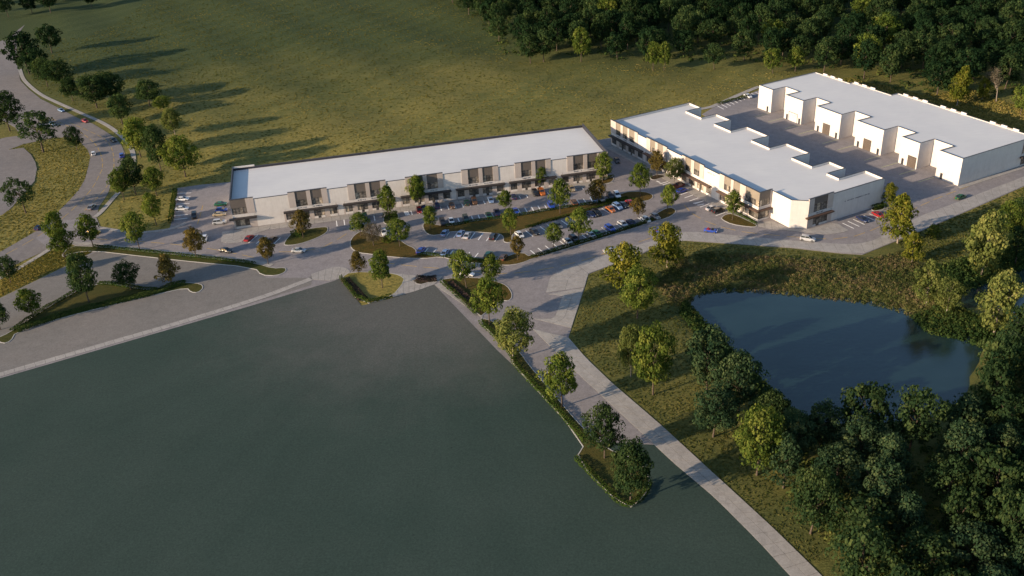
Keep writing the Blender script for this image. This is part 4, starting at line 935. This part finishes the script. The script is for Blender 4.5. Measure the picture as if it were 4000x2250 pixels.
# the dense wood beyond the meadow, tree by tree
WOOD = [(-42.38,697.96),(-29.51,630.55),(-9.54,571.85),(5.4,499.5),(27.06,500.03),(60.61,476.46),(96.03,471.72),(126.03,458.09),(149.28,447.86),(163.77,432.51),(176.48,412.48),(189.35,401.98),(207.23,406.84),(212.89,381.04),(218.07,363.99),(258.92,416.4),(353.99,591.57),(4.63,685.34)]
TREEPTS = [(t[0], t[1]) for t in TREES]
wr = random.Random(5)
xs = [p[0] for p in WOOD]; ys = [p[1] for p in WOOD]
def scatter(poly, n, mind, r, taken, tries=40000):
    out = []; g = {}
    xs = [p[0] for p in poly]; ys = [p[1] for p in poly]
    def key(x, y): return (int(x // mind), int(y // mind))
    for (x, y) in taken: g.setdefault(key(x, y), []).append((x, y))
    for _ in range(tries):
        if len(out) >= n: break
        x, y = r.uniform(min(xs), max(xs)), r.uniform(min(ys), max(ys))
        if not inside(poly, np.array([x]), np.array([y]))[0]: continue
        kx, ky = key(x, y)
        if any((x - a) ** 2 + (y - b) ** 2 < mind * mind for i in (-1, 0, 1) for j in (-1, 0, 1) for a, b in g.get((kx + i, ky + j), ())): continue
        out.append((x, y)); g.setdefault((kx, ky), []).append((x, y))
    return out
WL = {'deep': 'very dark tree in the dense wood beyond the meadow', 'wood': 'dark green tree in the dense wood beyond the meadow', 'woodg': 'lighter green tree in the dense wood beyond the meadow'}
for (x, y) in scatter(WOOD, 285, 10.2, wr, TREEPTS):
    k = wr.choices(['deep', 'wood', 'woodg'], [6, 4, .5])[0]
    add_tree(x, y, wr.uniform(13, 19), wr.uniform(10.5, 14.5), k, WL[k], 'trees of the far wood, ' + {'deep': 'very dark', 'wood': 'dark green', 'woodg': 'lighter green'}[k])
# left upper corner wood and the wood below the pond
UL = [(-331.79,631.54),(-306.56,642.81),(-283.78,677.5),(-237.28,706.04),(-279.76,822.68),(-465.7,876.22)]
for (x, y) in scatter(UL, 26, 13, wr, TREEPTS):
    add_tree(x, y, wr.uniform(12, 17), wr.uniform(9, 12), 'deep', 'very dark tree beyond the far road, upper left corner', 'trees beyond the far road')
LR = [(58.9,177.6),(65.48,173.62),(79.86,169.52),(90.07,169.07),(103.39,173.05),(113.64,186.26),(123.33,198.74),(138.0,199.61),(129.23,166.95),(98.38,112.46),(63.77,114.85),(60.22,126.92),(59.25,138.97),(55.52,152.74)]
LL = {'wood': 'dark green tree in the wood below the pond', 'green': 'mid green tree in the wood below the pond', 'gold': 'yellow green tree in the wood below the pond', 'blue': 'blue green feathery tree in the wood below the pond', 'bluer': 'rounded blue green tree in the wood below the pond', 'deep': 'very dark tree in the wood below the pond'}
for (x, y) in scatter(LR, 48, 8.2, wr, TREEPTS):
    k = wr.choices(['wood', 'green', 'blue', 'bluer', 'deep'], [8, 2, 3, 3, 3])[0]
    add_tree(x, y, wr.uniform(11, 17), wr.uniform(8.5, 12.5), k, LL[k], 'wood below the pond, ' + {'wood': 'dark green', 'green': 'mid green', 'blue': 'feathery', 'bluer': 'rounded blue green', 'deep': 'very dark'}[k])
RE = [(154.77,269.39),(168.88,283.18),(187.72,293.23),(172.13,249.46),(160.08,254.34),(148.14,245.76)]
for (x, y) in scatter(RE, 9, 6.0, wr, TREEPTS):
    k = wr.choice(['wood', 'green'])
    add_tree(x, y, wr.uniform(9, 14), wr.uniform(7, 9.5), k, {'wood': 'dark', 'green': 'green'}[k] + ' tree crowding the right edge above the creek', 'trees at the right edge, ' + k)

# ------------------------------------------------------------------ hedges and undergrowth
def hedge(line, w, h, label, seed, mat='hedge', z=.1, name='hedge'):
    rg = np.random.default_rng(seed)
    c = resample(chaikin(line, 1, False), .28)
    n = len(c)
    T = np.gradient(c, axis=0); T /= np.hypot(T[:, 0], T[:, 1])[:, None] + 1e-9
    Nn = np.stack([-T[:, 1], T[:, 0]], 1)
    Cs = []; Ns = []
    for k in range(int(16 * max(1, w))):
        u = rg.uniform(-.5, .5, n); hh = h * (1 + .15 * np.sin(np.arange(n) * .21 + seed) + rg.normal(0, .05, n))
        side = rg.random(n) < .5
        sgn = np.where(rg.random(n) < .5, -1, 1)
        zz = np.where(side, rg.uniform(.05, 1, n) * hh, hh)
        uu = np.where(side, sgn * .5, u)
        P = np.c_[c + Nn * (uu * w * rg.uniform(.85, 1.1, n))[:, None] + T * rg.normal(0, .15, n)[:, None], zz + z]
        D = np.where(side[:, None], np.c_[Nn * sgn[:, None], np.full(n, .3)], np.c_[np.zeros((n, 2)), np.ones(n)])
        Cs.append(P); Ns.append(D)
    C = np.concatenate(Cs); D = np.concatenate(Ns)
    V = leaves(C, D, rg.uniform(.22, .42, len(C)), rg)
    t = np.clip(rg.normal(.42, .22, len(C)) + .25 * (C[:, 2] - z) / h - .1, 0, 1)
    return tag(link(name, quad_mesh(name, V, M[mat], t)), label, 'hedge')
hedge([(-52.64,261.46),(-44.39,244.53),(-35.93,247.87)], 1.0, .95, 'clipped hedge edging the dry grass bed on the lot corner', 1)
hedge([(-21.14,255.35),(-15.44,244.74),(-10.09,234.2)], 1.1, .95, 'clipped hedge along the plaza side of the rounded bed', 2)
hedge([(-9.3,230.15),(-5.39,222.54),(-0.48,211.41),(-0.8,208.46),(7.63,191.03),(14.79,174.75)], 1.2, 1.0, 'long clipped hedge down the right side of the dark lot', 3)
hedge([(12.19,168.93),(17.05,159.3),(21.15,151.51),(25.52,155.15),(27.29,159.42)], 1.2, .8, 'low hedge around the lower end island', 4)
hedge([(-29.74,274.88),(-21.98,272.89),(-11.09,268.4),(-8.41,267.35)], 1.0, .8, 'hedge behind the lower left parking row', 5)
hedge([(6.66,268.07),(18.53,274.22),(39.16,285.14),(41.37,286.29),(48.17,290.38)], 1.1, .9, 'straight hedge between the right parking row and the entry road', 6)
hedge([(-21.19,294.94),(-15.62,296.41),(-9.83,298.22),(0.76,299.41),(13.78,303.39),(23.18,305.44),(30.78,307.13),(42.45,309.96)], .9, .7, 'hedge along the north edge of the middle island', 7)
hedge([(5.86,289.77),(13.26,294.5),(20.71,297.64),(28.38,301.7),(33.48,304.59),(42.31,308.86),(39.91,308.22),(45.54,308.37)], .9, .7, 'hedge along the south edge of the middle island', 8)
hedge([(-140.88,294.33),(-129.6,290.69),(-106.73,283.16),(-82.13,274.66)], 1.0, .8, 'thin hedge between the entry drive and the left lot', 9)
hedge([(-145.25,240.05),(-141.95,249.55),(-138.13,256.85),(-134.32,262.92),(-132.72,264.88)], 1.3, .8, 'dark hedge on the upper left edge of the lawn wedge', 10)
hedge([(-129.54,266.84),(-124.57,265.94),(-116.4,262.21),(-108.83,260.01)], 1.2, .8, 'dark hedge on the upper right edge of the lawn wedge', 11)
hedge([(-143.87,240.18),(-134.48,247.44),(-126.38,251.5),(-117.88,255.04),(-108.52,258.96),(-105.07,262.89),(-101.54,264.08)], 2.4, .8, 'broad shrub border on the lower edge of the lawn wedge', 12, 'brush_green')
hedge([(-126.25,340.66),(-123.05,326.38),(-119.46,310.88)], 1.6, .9, 'dark hedge at the heads of the left white stalls', 13)
hedge([(76.5,292.54),(78.78,289.34),(81.39,282.88)], .8, .7, 'low hedge before the glazed corner', 14)
hedge([(95.01,405.42),(109.99,412.9)], 1.2, .9, 'dark hedge at the heads of the far courtyard stalls', 15)
hedge([(32.2,325.61),(36.87,328.18),(39.82,330.05)], 1.0, .8, 'hedge on the island at the right end of the long building', 16)
hedge([(-43.32,305.67),(-40.98,304.51),(-38.61,305.05)], 2.2, 1.8, 'dense dark shrubs under the tall oval tree', 17)
hedge([(-73.24,295.65),(-71.51,293.98),(-70.0,293.59)], 2.2, 1.6, 'dark shrub clump under the brown island tree', 18)
hedge([(121.91,289.93),(124.52,291.27),(126.94,292.07)], 2.6, 1.0, 'dark shrubs at the far end of the side stalls', 19)
hedge([(-29.05,258.09),(-26.09,257.41),(-23.02,257.73)], 3.0, .6, 'dark flowering shrubs in the concrete plaza', 20, 'flower')
hedge([(-51.11,260.32),(-47.74,253.89),(-44.1,247.01)], 2.6, .5, 'dim flower border behind the hedge of the corner bed', 21, 'flower')
hedge([(-19.18,254.59),(-14.86,246.9),(-11.34,239.63)], 2.4, .5, 'dim flower border behind the hedge of the rounded bed', 22, 'flower')

def rand_in(poly, n, rg):
    p = np.array(poly); out = np.zeros((0, 2))
    while len(out) < n:
        q = rg.uniform(p.min(0), p.max(0), (n * 2, 2)); out = np.concatenate([out, q[inside(poly, q[:, 0], q[:, 1])]])
    return out[:n]
def brush(name, poly, n, w, h, leaf, per, mat, label, cat, seed, avoid=()):
    rg = np.random.default_rng(seed); P = rand_in(poly, n, rg)
    for a in avoid: P = P[~inside(a, P[:, 0], P[:, 1])]
    n = len(P); Z = ground_z(P[:, 0], P[:, 1])
    W = w * rg.uniform(.5, 1.5, n); Hh = h * rg.uniform(.5, 1.5, n)
    patch = np.sin(P[:, 0] * .23 + seed) * np.sin(P[:, 1] * .31 + 2) * .28
    tint = np.clip(.48 + patch + rg.normal(0, .22, n), 0, 1)
    idx = np.repeat(np.arange(n), per); m = len(idx)
    d = rg.normal(0, 1, (m, 3)); d[:, 2] = np.abs(d[:, 2]); d /= np.linalg.norm(d, axis=1)[:, None]
    C = np.c_[P[idx] + d[:, :2] * W[idx, None] * .5, Z[idx] + d[:, 2] * Hh[idx]]
    V = leaves(C, d, leaf * rg.uniform(.6, 1.4, m), rg)
    o = link(name, quad_mesh(name, V, M[mat], np.clip(tint[idx] + rg.normal(0, .12, m), 0, 1)))
    return tag(o, label, cat, kind='stuff')
BANK = [(42.69,248.54),(51.26,262.48),(61.46,265.62),(86.87,259.01),(100.88,256.11),(109.22,255.44),(120.04,259.28),(122.98,247.14),(120.93,224.71),(113.34,216.65),(109.34,222.91),(105.11,227.59),(88.03,235.34),(71.27,240.87),(61.68,241.97),(55.07,241.8),(49.42,235.54),(44.86,234.58)]
brush('bank_undergrowth', BANK, 3400, 1.3, .55, .30, 24, 'brush', 'tangled green and rust undergrowth on the bank above the pond', 'undergrowth', 41)
brush('bank_undergrowth', [(49.24,238.53),(52.1,228.76),(54.79,219.59),(58.12,207.16),(60.83,196.9),(64.28,186.21),(61.79,183.85),(57.79,194.95),(54.33,205.13),(50.19,217.45),(46.96,230.04)], 900, 1.6, .9, .42, 20, 'brush_green', 'dark green bushes lining the left shore of the pond', 'undergrowth', 42)
brush('bank_undergrowth', [(109.34,222.91),(116.87,225.15),(124.22,225.75),(126.74,215.87),(129.1,206.62),(136.71,203.36),(130.93,192.23),(121.3,201.32),(121.3,205.57),(117.34,210.12),(110.72,213.65)], 1000, 1.6, .9, .45, 20, 'brush_green', 'green scrub between pond and creek', 'undergrowth', 43)
brush('bank_undergrowth', [(124.43,246.96),(134.42,250.7),(148.34,255.79),(166.19,267.92),(157.72,251.22),(147.03,243.47),(138.53,239.73),(129.33,235.73),(124.92,231.45)], 900, 1.9, 1.2, .5, 20, 'brush_green', 'dense dark scrub on the far side of the creek', 'undergrowth', 44)
brush('bank_undergrowth', LR, 1500, 2.0, .9, .5, 16, 'brush_green', 'low dark undergrowth in the wood below the pond', 'undergrowth', 45, (POND,))
brush('wood_undergrowth', WOOD, 1600, 3.0, 1.3, .9, 12, 'brush_green', 'low dark undergrowth beneath the far wood', 'undergrowth', 46)
# tussocks of the meadow
def tussocks(name, poly, n, s, h, seed, label, avoid, mat='tuft'):
    rg = np.random.default_rng(seed); P = rand_in(poly, n, rg)
    for a in avoid: P = P[~inside(a, P[:, 0], P[:, 1])]
    n = len(P); Z = ground_z(P[:, 0], P[:, 1])
    tn = np.clip(.5 - .4 * smooth((P[:, 1] - 400) / 120) + .25 * np.sin(P[:, 0] * .06 + 1) * np.sin(P[:, 1] * .09) + rg.normal(0, .2, n), 0, 1)
    k = 4; idx = np.repeat(np.arange(n), k); m = len(idx)
    a = rg.uniform(0, 6.28, m); sz = s * rg.uniform(.5, 1.5, m); hh = h * rg.uniform(.5, 1.5, m)
    d = np.c_[np.cos(a), np.sin(a), np.zeros(m)]
    B = np.c_[P[idx] + rg.normal(0, s * .3, (m, 2)), Z[idx] - .03]
    lean = rg.normal(0, .3, (m, 3)) * hh[:, None] + np.array([.25, .1, 0]) * hh[:, None]; lean[:, 2] = 0
    top = B + np.array([0, 0, 1]) * hh[:, None] + lean
    V = np.stack([B - d * sz[:, None] * .5, B + d * sz[:, None] * .5, top + d * sz[:, None] * .32, top - d * sz[:, None] * .32], 1)
    o = link(name, quad_mesh(name, V, M[mat], np.clip(tn[idx] + rg.normal(0, .12, m), 0, 1)))
    return tag(o, label, 'grass', kind='stuff')
MEADOW = [(-286.63,602.33),(-253.78,595.2),(-245.94,653.54),(-245.49,734.15),(-96.54,695.05),(2.47,660.91),(6.68,496.78),(94.77,465.14),(146.32,442.05),(117.27,423.34),(81.73,396.92),(45.23,379.46),(33.99,385.1),(-108.68,360.16),(-108.52,346.42),(-126.83,344.46),(-118.95,306.7),(-144.2,312.09),(-144.34,334.66),(-145.09,382.73),(-169.75,411.82),(-200.54,449.13),(-247.09,499.06)]
BLD = [[aloc(-2, -2), aloc(137, -2), aloc(137, 42), aloc(-2, 42)]]
tussocks('meadow_grass', MEADOW, 20000, .7, .16, 61, 'dry and green tussocks of the big meadow', BLD + [SITE, WEST])
tussocks('verge_grass', [(-171.55,291.43),(-176.14,282.75),(-239.92,419.81),(-217.63,411.26),(-186.73,411.24),(-174.15,387.19),(-165.17,357.68),(-163.05,325.57),(-165.68,304.44)], 6000, .45, .18, 62, 'dry tussocks on the verge left of the public road', [WEST, LOTW])
tussocks('verge_grass', [(-158.53,261.97),(-164.77,276.09),(-155.5,292.32),(-150.16,296.5),(-140.11,290.43),(-145.26,282.68)], 2600, .45, .18, 63, 'dry tussocks on the slope above the left lot', [WEST, SITE])
tussocks('slope_grass', [(23.47,254.83),(42.4,267.07),(56.5,273.49),(88.32,264.08),(102.28,257.99),(79.02,259.11),(56.25,263.61),(46.65,244.93),(49.87,234.02),(53.97,215.75),(59.65,194.77),(65.13,178.5),(53.73,156.11),(58.45,134.88),(53.69,133.89),(33.98,178.4),(14.75,218.56),(22.02,247.77)], 8000, .34, .14, 64, 'rough grass on the slope between path and pond', [SITE, POND], 'tuft_green')
tussocks('slope_grass', [(120.79,265.41),(158.24,288.34),(184.92,304.81),(169.83,275.08),(150.69,260.76),(130.77,251.14),(119.86,250.79)], 2600, .45, .18, 65, 'rough grass on the slope right of the golden tree', [SITE, CREEK], 'tuft_green')
tussocks('edge_grass', [(147.42,437.67),(165.71,414.45),(186.57,382.26),(205.44,345.23),(219.67,373.27),(207.23,406.84),(184.39,403.6),(163.12,430.6)], 3200, .7, .34, 66, 'shaded rough grass behind the warehouse', [])

# ------------------------------------------------------------------ cars
def loft(b, secs):
    """closed skin through equal sections"""
    st = []
    for s in secs: st.append(len(b.v)); b.v += s
    n = len(secs[0])
    for a, c in zip(st, st[1:]): b.f += [(a + i, a + (i + 1) % n, c + (i + 1) % n, c + i) for i in range(n)]
    b.f.append(tuple(st[0] + i for i in reversed(range(n)))); b.f.append(tuple(st[-1] + i for i in range(n)))
def car_proto(kind):
    P = {'sedan': dict(L=4.75, W=1.84, belt=.93, hood=.86, H=1.45, g=(-1.85, -1.05, .45, 1.18), deck=.93),
         'hatchback': dict(L=4.25, W=1.8, belt=.96, hood=.88, H=1.5, g=(-2.0, -1.6, .35, 1.1), deck=.98),
         'suv': dict(L=4.75, W=1.92, belt=1.12, hood=1.04, H=1.74, g=(-2.28, -1.95, .45, 1.12), deck=1.12),
         'pickup': dict(L=5.6, W=1.96, belt=1.12, hood=1.08, H=1.82, g=(-.55, -.4, .85, 1.4), deck=1.1),
         'convertible': dict(L=4.4, W=1.82, belt=.9, hood=.84, H=1.28, g=(-1.3, -.6, .35, .95), deck=.92)}[kind]
    L, W, H, belt = P['L'], P['W'] / 2, P['H'], P['belt']
    g0, g1, g2, g3_ = P['g']
    root = empty(kind if kind != 'pickup' else 'pickup_truck')
    b = MB()
    def sec(x, w, zb, zt): return [(x, -w * .9, zb), (x, -w, zb + .16), (x, -w, zt - .2), (x, -w * .9, zt), (x, w * .9, zt), (x, w, zt - .2), (x, w, zb + .16), (x, w * .9, zb)]
    h2 = L / 2
    loft(b, [sec(-h2, W * .82, .38, P['deck'] - .16), sec(-h2 + .14, W * .95, .26, P['deck'] - .02), sec(-h2 + .7, W, .22, P['deck']), sec(g1, W, .2, belt + .02), sec(g2, W, .2, belt), sec(g3_ + .1, W, .2, P['hood'] + .06), sec(h2 - .6, W * .97, .22, P['hood']), sec(h2 - .16, W * .9, .26, P['hood'] - .14), sec(h2, W * .76, .36, P['hood'] - .26)])
    w1, w0 = W * .74, W * .89
    if kind != 'convertible':
        # roof and pillars belong to the body
        b.v += []
        r0 = len(b.v); zt = H
        b.v += [(g1 + .05, -w1, zt - .05), (g1 + .05, w1, zt - .05), (g2 - .12, w1, zt - .04), (g2 - .12, -w1, zt - .04), (g1 + .15, -w1 * .9, zt), (g1 + .15, w1 * .9, zt), (g2 - .25, w1 * .9, zt), (g2 - .25, -w1 * .9, zt)]
        b.f += [tuple(r0 + i for i in q) for q in ((4, 7, 6, 5), (0, 3, 7, 4), (3, 2, 6, 7), (2, 1, 5, 6), (1, 0, 4, 5), (0, 1, 2, 3))]
        for sy in (-1, 1):
            for (xa, xb) in ((g0, g1 + .05), (g3_, g2 - .12), ((g1 + g2) / 2, (g1 + g2) / 2)):
                b.tube([(xa, sy * w0, belt - .03), (xb, sy * (w1 + .01), zt - .05)], [.055, .05], 4)
    if kind == 'pickup':
        b.box(-h2 + .1, g0 - .1, -W * .97, -W * .86, 1.0, 1.22); b.box(-h2 + .1, g0 - .1, W * .86, W * .97, 1.0, 1.22); b.box(-h2 + .05, -h2 + .14, -W * .97, W * .97, .7, 1.22)
    body = b.build('body', PM['white'], root)
    def gl(name, q):
        m = MB(); m.v = list(q); m.f = [tuple(range(len(q)))]; return m.build(name, M['auto_glass'], root)
    zt = H - .05
    gl('windshield', [(g3_, -w0, belt), (g3_, w0, belt), (g2 - .12, w1, zt), (g2 - .12, -w1, zt)])
    if kind != 'convertible':
        gl('rear_window', [(g0, w0, belt), (g0, -w0, belt), (g1 + .05, -w1, zt), (g1 + .05, w1, zt)])
        for sy in (-1, 1): gl('side_window', [(g0, sy * w0, belt), (g3_, sy * w0, belt), (g2 - .12, sy * w1, zt), (g1 + .05, sy * w1, zt)][::sy])
    else:
        m = MB()
        for sy in (-1, 1):
            m.box(-.75, -.1, sy * .42 - .26, sy * .42 + .26, .86, 1.0); m.box(-.95, -.72, sy * .42 - .26, sy * .42 + .26, .9, 1.28)
        m.box(-1.35, -1.05, -.7, .7, .9, 1.05); m.build('seats', M['seat_red'], root)
    r = .33 if kind in ('sedan', 'hatchback', 'convertible') else .38
    def disc(rad, w, n=14):
        m = MB()
        for k in range(n):
            t = 2 * math.pi * k / n; m.v += [(rad * math.cos(t), -w / 2, rad * math.sin(t)), (rad * math.cos(t), w / 2, rad * math.sin(t))]
        m.f = [(2 * k, (2 * k + 2) % (2 * n), (2 * k + 3) % (2 * n), 2 * k + 1) for k in range(n)] + [tuple(2 * k for k in range(n)), tuple(2 * k + 1 for k in reversed(range(n)))]
        return m
    tm = disc(r, .22).mesh('wheel', M['tyre']); rm = disc(r * .62, .25, 10).mesh('rim', M['rim'])
    for sx in (-h2 + .85, h2 - .88):
        for sy in (-1, 1):
            w = link('wheel', tm, root, (sx, sy * (W - .1), r)); link('rim', rm, w)
    for sy in (-1, 1):
        MB().box(h2 - .2, h2 - .03, sy * W * .62 - .16, sy * W * .62 + .16, .58, .72).build('headlight', M['head'], root)
        MB().box(-h2 - .02, -h2 + .12, sy * W * .66 - .15, sy * W * .66 + .15, P['deck'] - .32, P['deck'] - .16).build('taillight', M['tail'], root)
    return root
PROTO = {k: car_proto(k) for k in ('sedan', 'hatchback', 'suv', 'pickup', 'convertible')}
PROTO_USED = set()
KNAME = {'sedan': 'sedan', 'hatchback': 'hatchback', 'suv': 'suv', 'pickup': 'pickup truck', 'convertible': 'convertible'}
def add_car(x, y, deg, colour, kind, label, group):
    if kind in PROTO_USED: o = copy_tree(PROTO[kind])
    else: o = PROTO[kind]; PROTO_USED.add(kind)
    o.location = (x, y, .04); o.rotation_euler = (0, 0, R(deg))
    for ch in o.children:
        if ch.name.startswith('body'): ch.material_slots[0].link = 'OBJECT'; ch.material_slots[0].material = PM[colour]
    tag(o, label, 'car' if kind != 'pickup' else 'truck', group)
ORD = ['leftmost', 'second from left', 'third from left', 'fourth from left', 'fifth from left', 'sixth from left', 'seventh from left', 'eighth from left', 'ninth from left', 'tenth from left', 'eleventh from left', 'twelfth from left', 'thirteenth from left', 'fourteenth from left', 'fifteenth from left', 'sixteenth from left']
ROADCARS = [(-211.48,448.94,-45.0,'light blue','sedan','far pale car nearest the outer kerb on the public road'),(-193.52,430.7,-44.0,'red','sedan','red car on the bend of the public road'),(-208.31,428.86,-40.0,'white','hatchback','white car half behind the open crowned tree'),(-170.45,401.54,-52.0,'black','sedan','black car below the red one on the public road'),(-173.52,385.85,112.0,'white','hatchback','small white car by the road island kerb'),(-159.99,381.33,112.0,'blue','suv','blue car beside the roadside trees'),(-153.53,327.84,85.0,'grey','sedan','dark car turning by the brown junction tree'),(-166.53,311.93,82.0,'dark blue','hatchback','dark blue car at the kerb left of the junction trees'),(-144.77,305.79,-18.0,'yellow','sedan','yellow car behind the first entry drive tree'),(-112.05,314.67,-75.0,'black','suv','black car in the aisle of the left stalls'),(-103.26,294.92,-82.0,'white','hatchback','white car right of the brown drive tree'),(-93.75,284.87,-25.0,'black','sedan','black car driving on the entry drive'),(-69.11,281.85,-7.0,'silver','sedan','silver car driving before the green island'),(-42.03,292.0,-78.0,'white','hatchback','white car behind the leafless tree on the west island'),(43.14,345.05,-84.0,'black','sedan','black car in the shade between the two buildings'),(65.68,279.65,-24.0,'blue','convertible','open blue car with red seats on the pond road'),(94.36,269.74,-27.0,'silver','suv','silver car below the chamfered white corner'),(-13.57,259.09,-23.0,'white','sedan','white car on the entry road behind two trees'),(31.78,269.53,17.0,'silver','sedan','grey car on the entry road below the hedge'),(153.75,294.69,31.0,'green','sedan','green car on the drive below the warehouse end'),(50.32,281.95,31.0,'blue','hatchback','blue car mostly hidden behind the yellow green tree'),(110.29,413.24,-71.0,'white','sedan','white car in the far courtyard stalls')]
for x, y, a, c_, k, lab in ROADCARS: add_car(x, y, a, c_, k, lab, 'cars on the drives and roads')
ROWS = [('left stalls of the forecourt', [(-120.66,330.68,-3.0,'white','sedan',''),(-118.44,321.76,2.0,'white','sedan','')]),
 ('left end of the long building', [(-104.76,323.99,2.0,'green','sedan',''),(-103.16,318.61,2.0,'blue','hatchback',''),(-103.01,314.84,2.0,'tan','sedan',''),(-101.33,307.84,6.0,'silver','suv','')]),
 ('stalls before the left forecourt', [(-87.81,293.39,73.0,'red','sedan',''),(-79.52,291.32,73.0,'brown','sedan','')]),
 ('the bay row along the long building', [(-49.8,305.12,-77.0,'dark green','suv',''),(-31.11,308.6,-80.0,'red','hatchback',''),(-29.35,308.36,-80.0,'dark blue','suv',''),(-25.08,311.7,102.0,'dark blue','suv',''),(-19.59,310.96,-80.0,'brown','sedan',''),(-14.36,313.02,99.0,'dark green','sedan',''),(-11.71,313.59,-80.0,'brown','suv',''),(-5.84,314.0,-81.0,'light blue','sedan',''),(2.36,315.88,99.0,'dark blue','sedan',''),(10.26,317.84,-80.0,'black','suv',''),(12.6,318.57,-80.0,'orange','pickup',''),(23.6,320.32,-79.0,'tan','sedan','')]),
 ('the row north of the middle island', [(-22.41,297.34,-78.0,'black','suv',''),(-19.53,298.25,-78.0,'white','sedan',''),(-14.52,299.14,-79.0,'dark green','suv',''),(-6.67,301.41,100.0,'green','sedan',''),(-3.72,302.78,100.0,'dark blue','pickup',''),(2.74,303.42,-79.0,'blue','sedan',''),(15.27,306.22,-80.0,'blue','suv',''),(23.38,307.67,100.0,'brown','suv',''),(30.62,309.16,-80.0,'light blue','sedan',''),(33.38,309.71,-81.0,'grey','sedan',''),(36.5,311.42,-81.0,'black','suv',''),(39.09,312.0,-81.0,'white','suv','')]),
 ('the row south of the middle island', [(-21.39,288.94,74.0,'light blue','sedan',''),(-16.05,287.85,74.0,'light blue','sedan',''),(-13.8,286.11,75.0,'silver','sedan',''),(-5.19,284.05,73.0,'black','suv',''),(3.46,284.15,-65.0,'white','hatchback',''),(8.48,285.92,-64.0,'black','sedan',''),(16.38,289.83,-63.0,'grey','sedan',''),(28.38,297.17,-65.0,'dark blue','sedan',''),(30.38,297.95,-65.0,'black','suv',''),(35.39,300.36,-66.0,'orange','sedan',''),(38.07,302.22,-65.0,'light blue','suv',''),(40.22,303.41,-65.0,'black','sedan',''),(42.89,304.86,-66.0,'red','sedan','')]),
 ('the row along the southern hedge', [(-28.69,276.85,70.0,'blue','sedan',''),(-20.78,274.36,72.0,'light blue','sedan',''),(-6.84,270.78,70.0,'green','suv',''),(-2.16,268.74,69.0,'brown','hatchback',''),(18.96,277.44,-65.0,'silver','sedan',''),(21.04,278.9,-66.0,'black','suv',''),(26.79,281.17,-64.0,'silver','sedan',''),(28.83,282.11,-64.0,'bright green','sedan',''),(33.5,285.14,-63.0,'blue','suv',''),(38.11,288.24,-64.0,'silver','sedan',''),(41.07,288.81,-65.0,'dark blue','sedan',''),(46.17,290.66,-65.0,'white','hatchback',''),(49.6,292.76,-66.0,'grey','sedan','')]),
 ('the stalls before the saw tooth building', [(61.77,317.11,32.0,'dark red','pickup',''),(62.31,312.93,31.0,'blue','sedan',''),(69.64,296.85,30.0,'silver','sedan',''),(71.37,294.39,30.0,'black','suv','')]),
 ('the side stalls of the saw tooth building', [(115.88,281.72,-68.0,'dark blue','sedan',''),(122.02,284.33,-69.0,'red','sedan','')])]
for place, L in ROWS:
    for i, (x, y, a, c_, k, lab) in enumerate(L):
        add_car(x, y, a, c_, k, '%s %s, %s in %s' % (c_, KNAME[k], ORD[i], place), 'cars parked in ' + place)
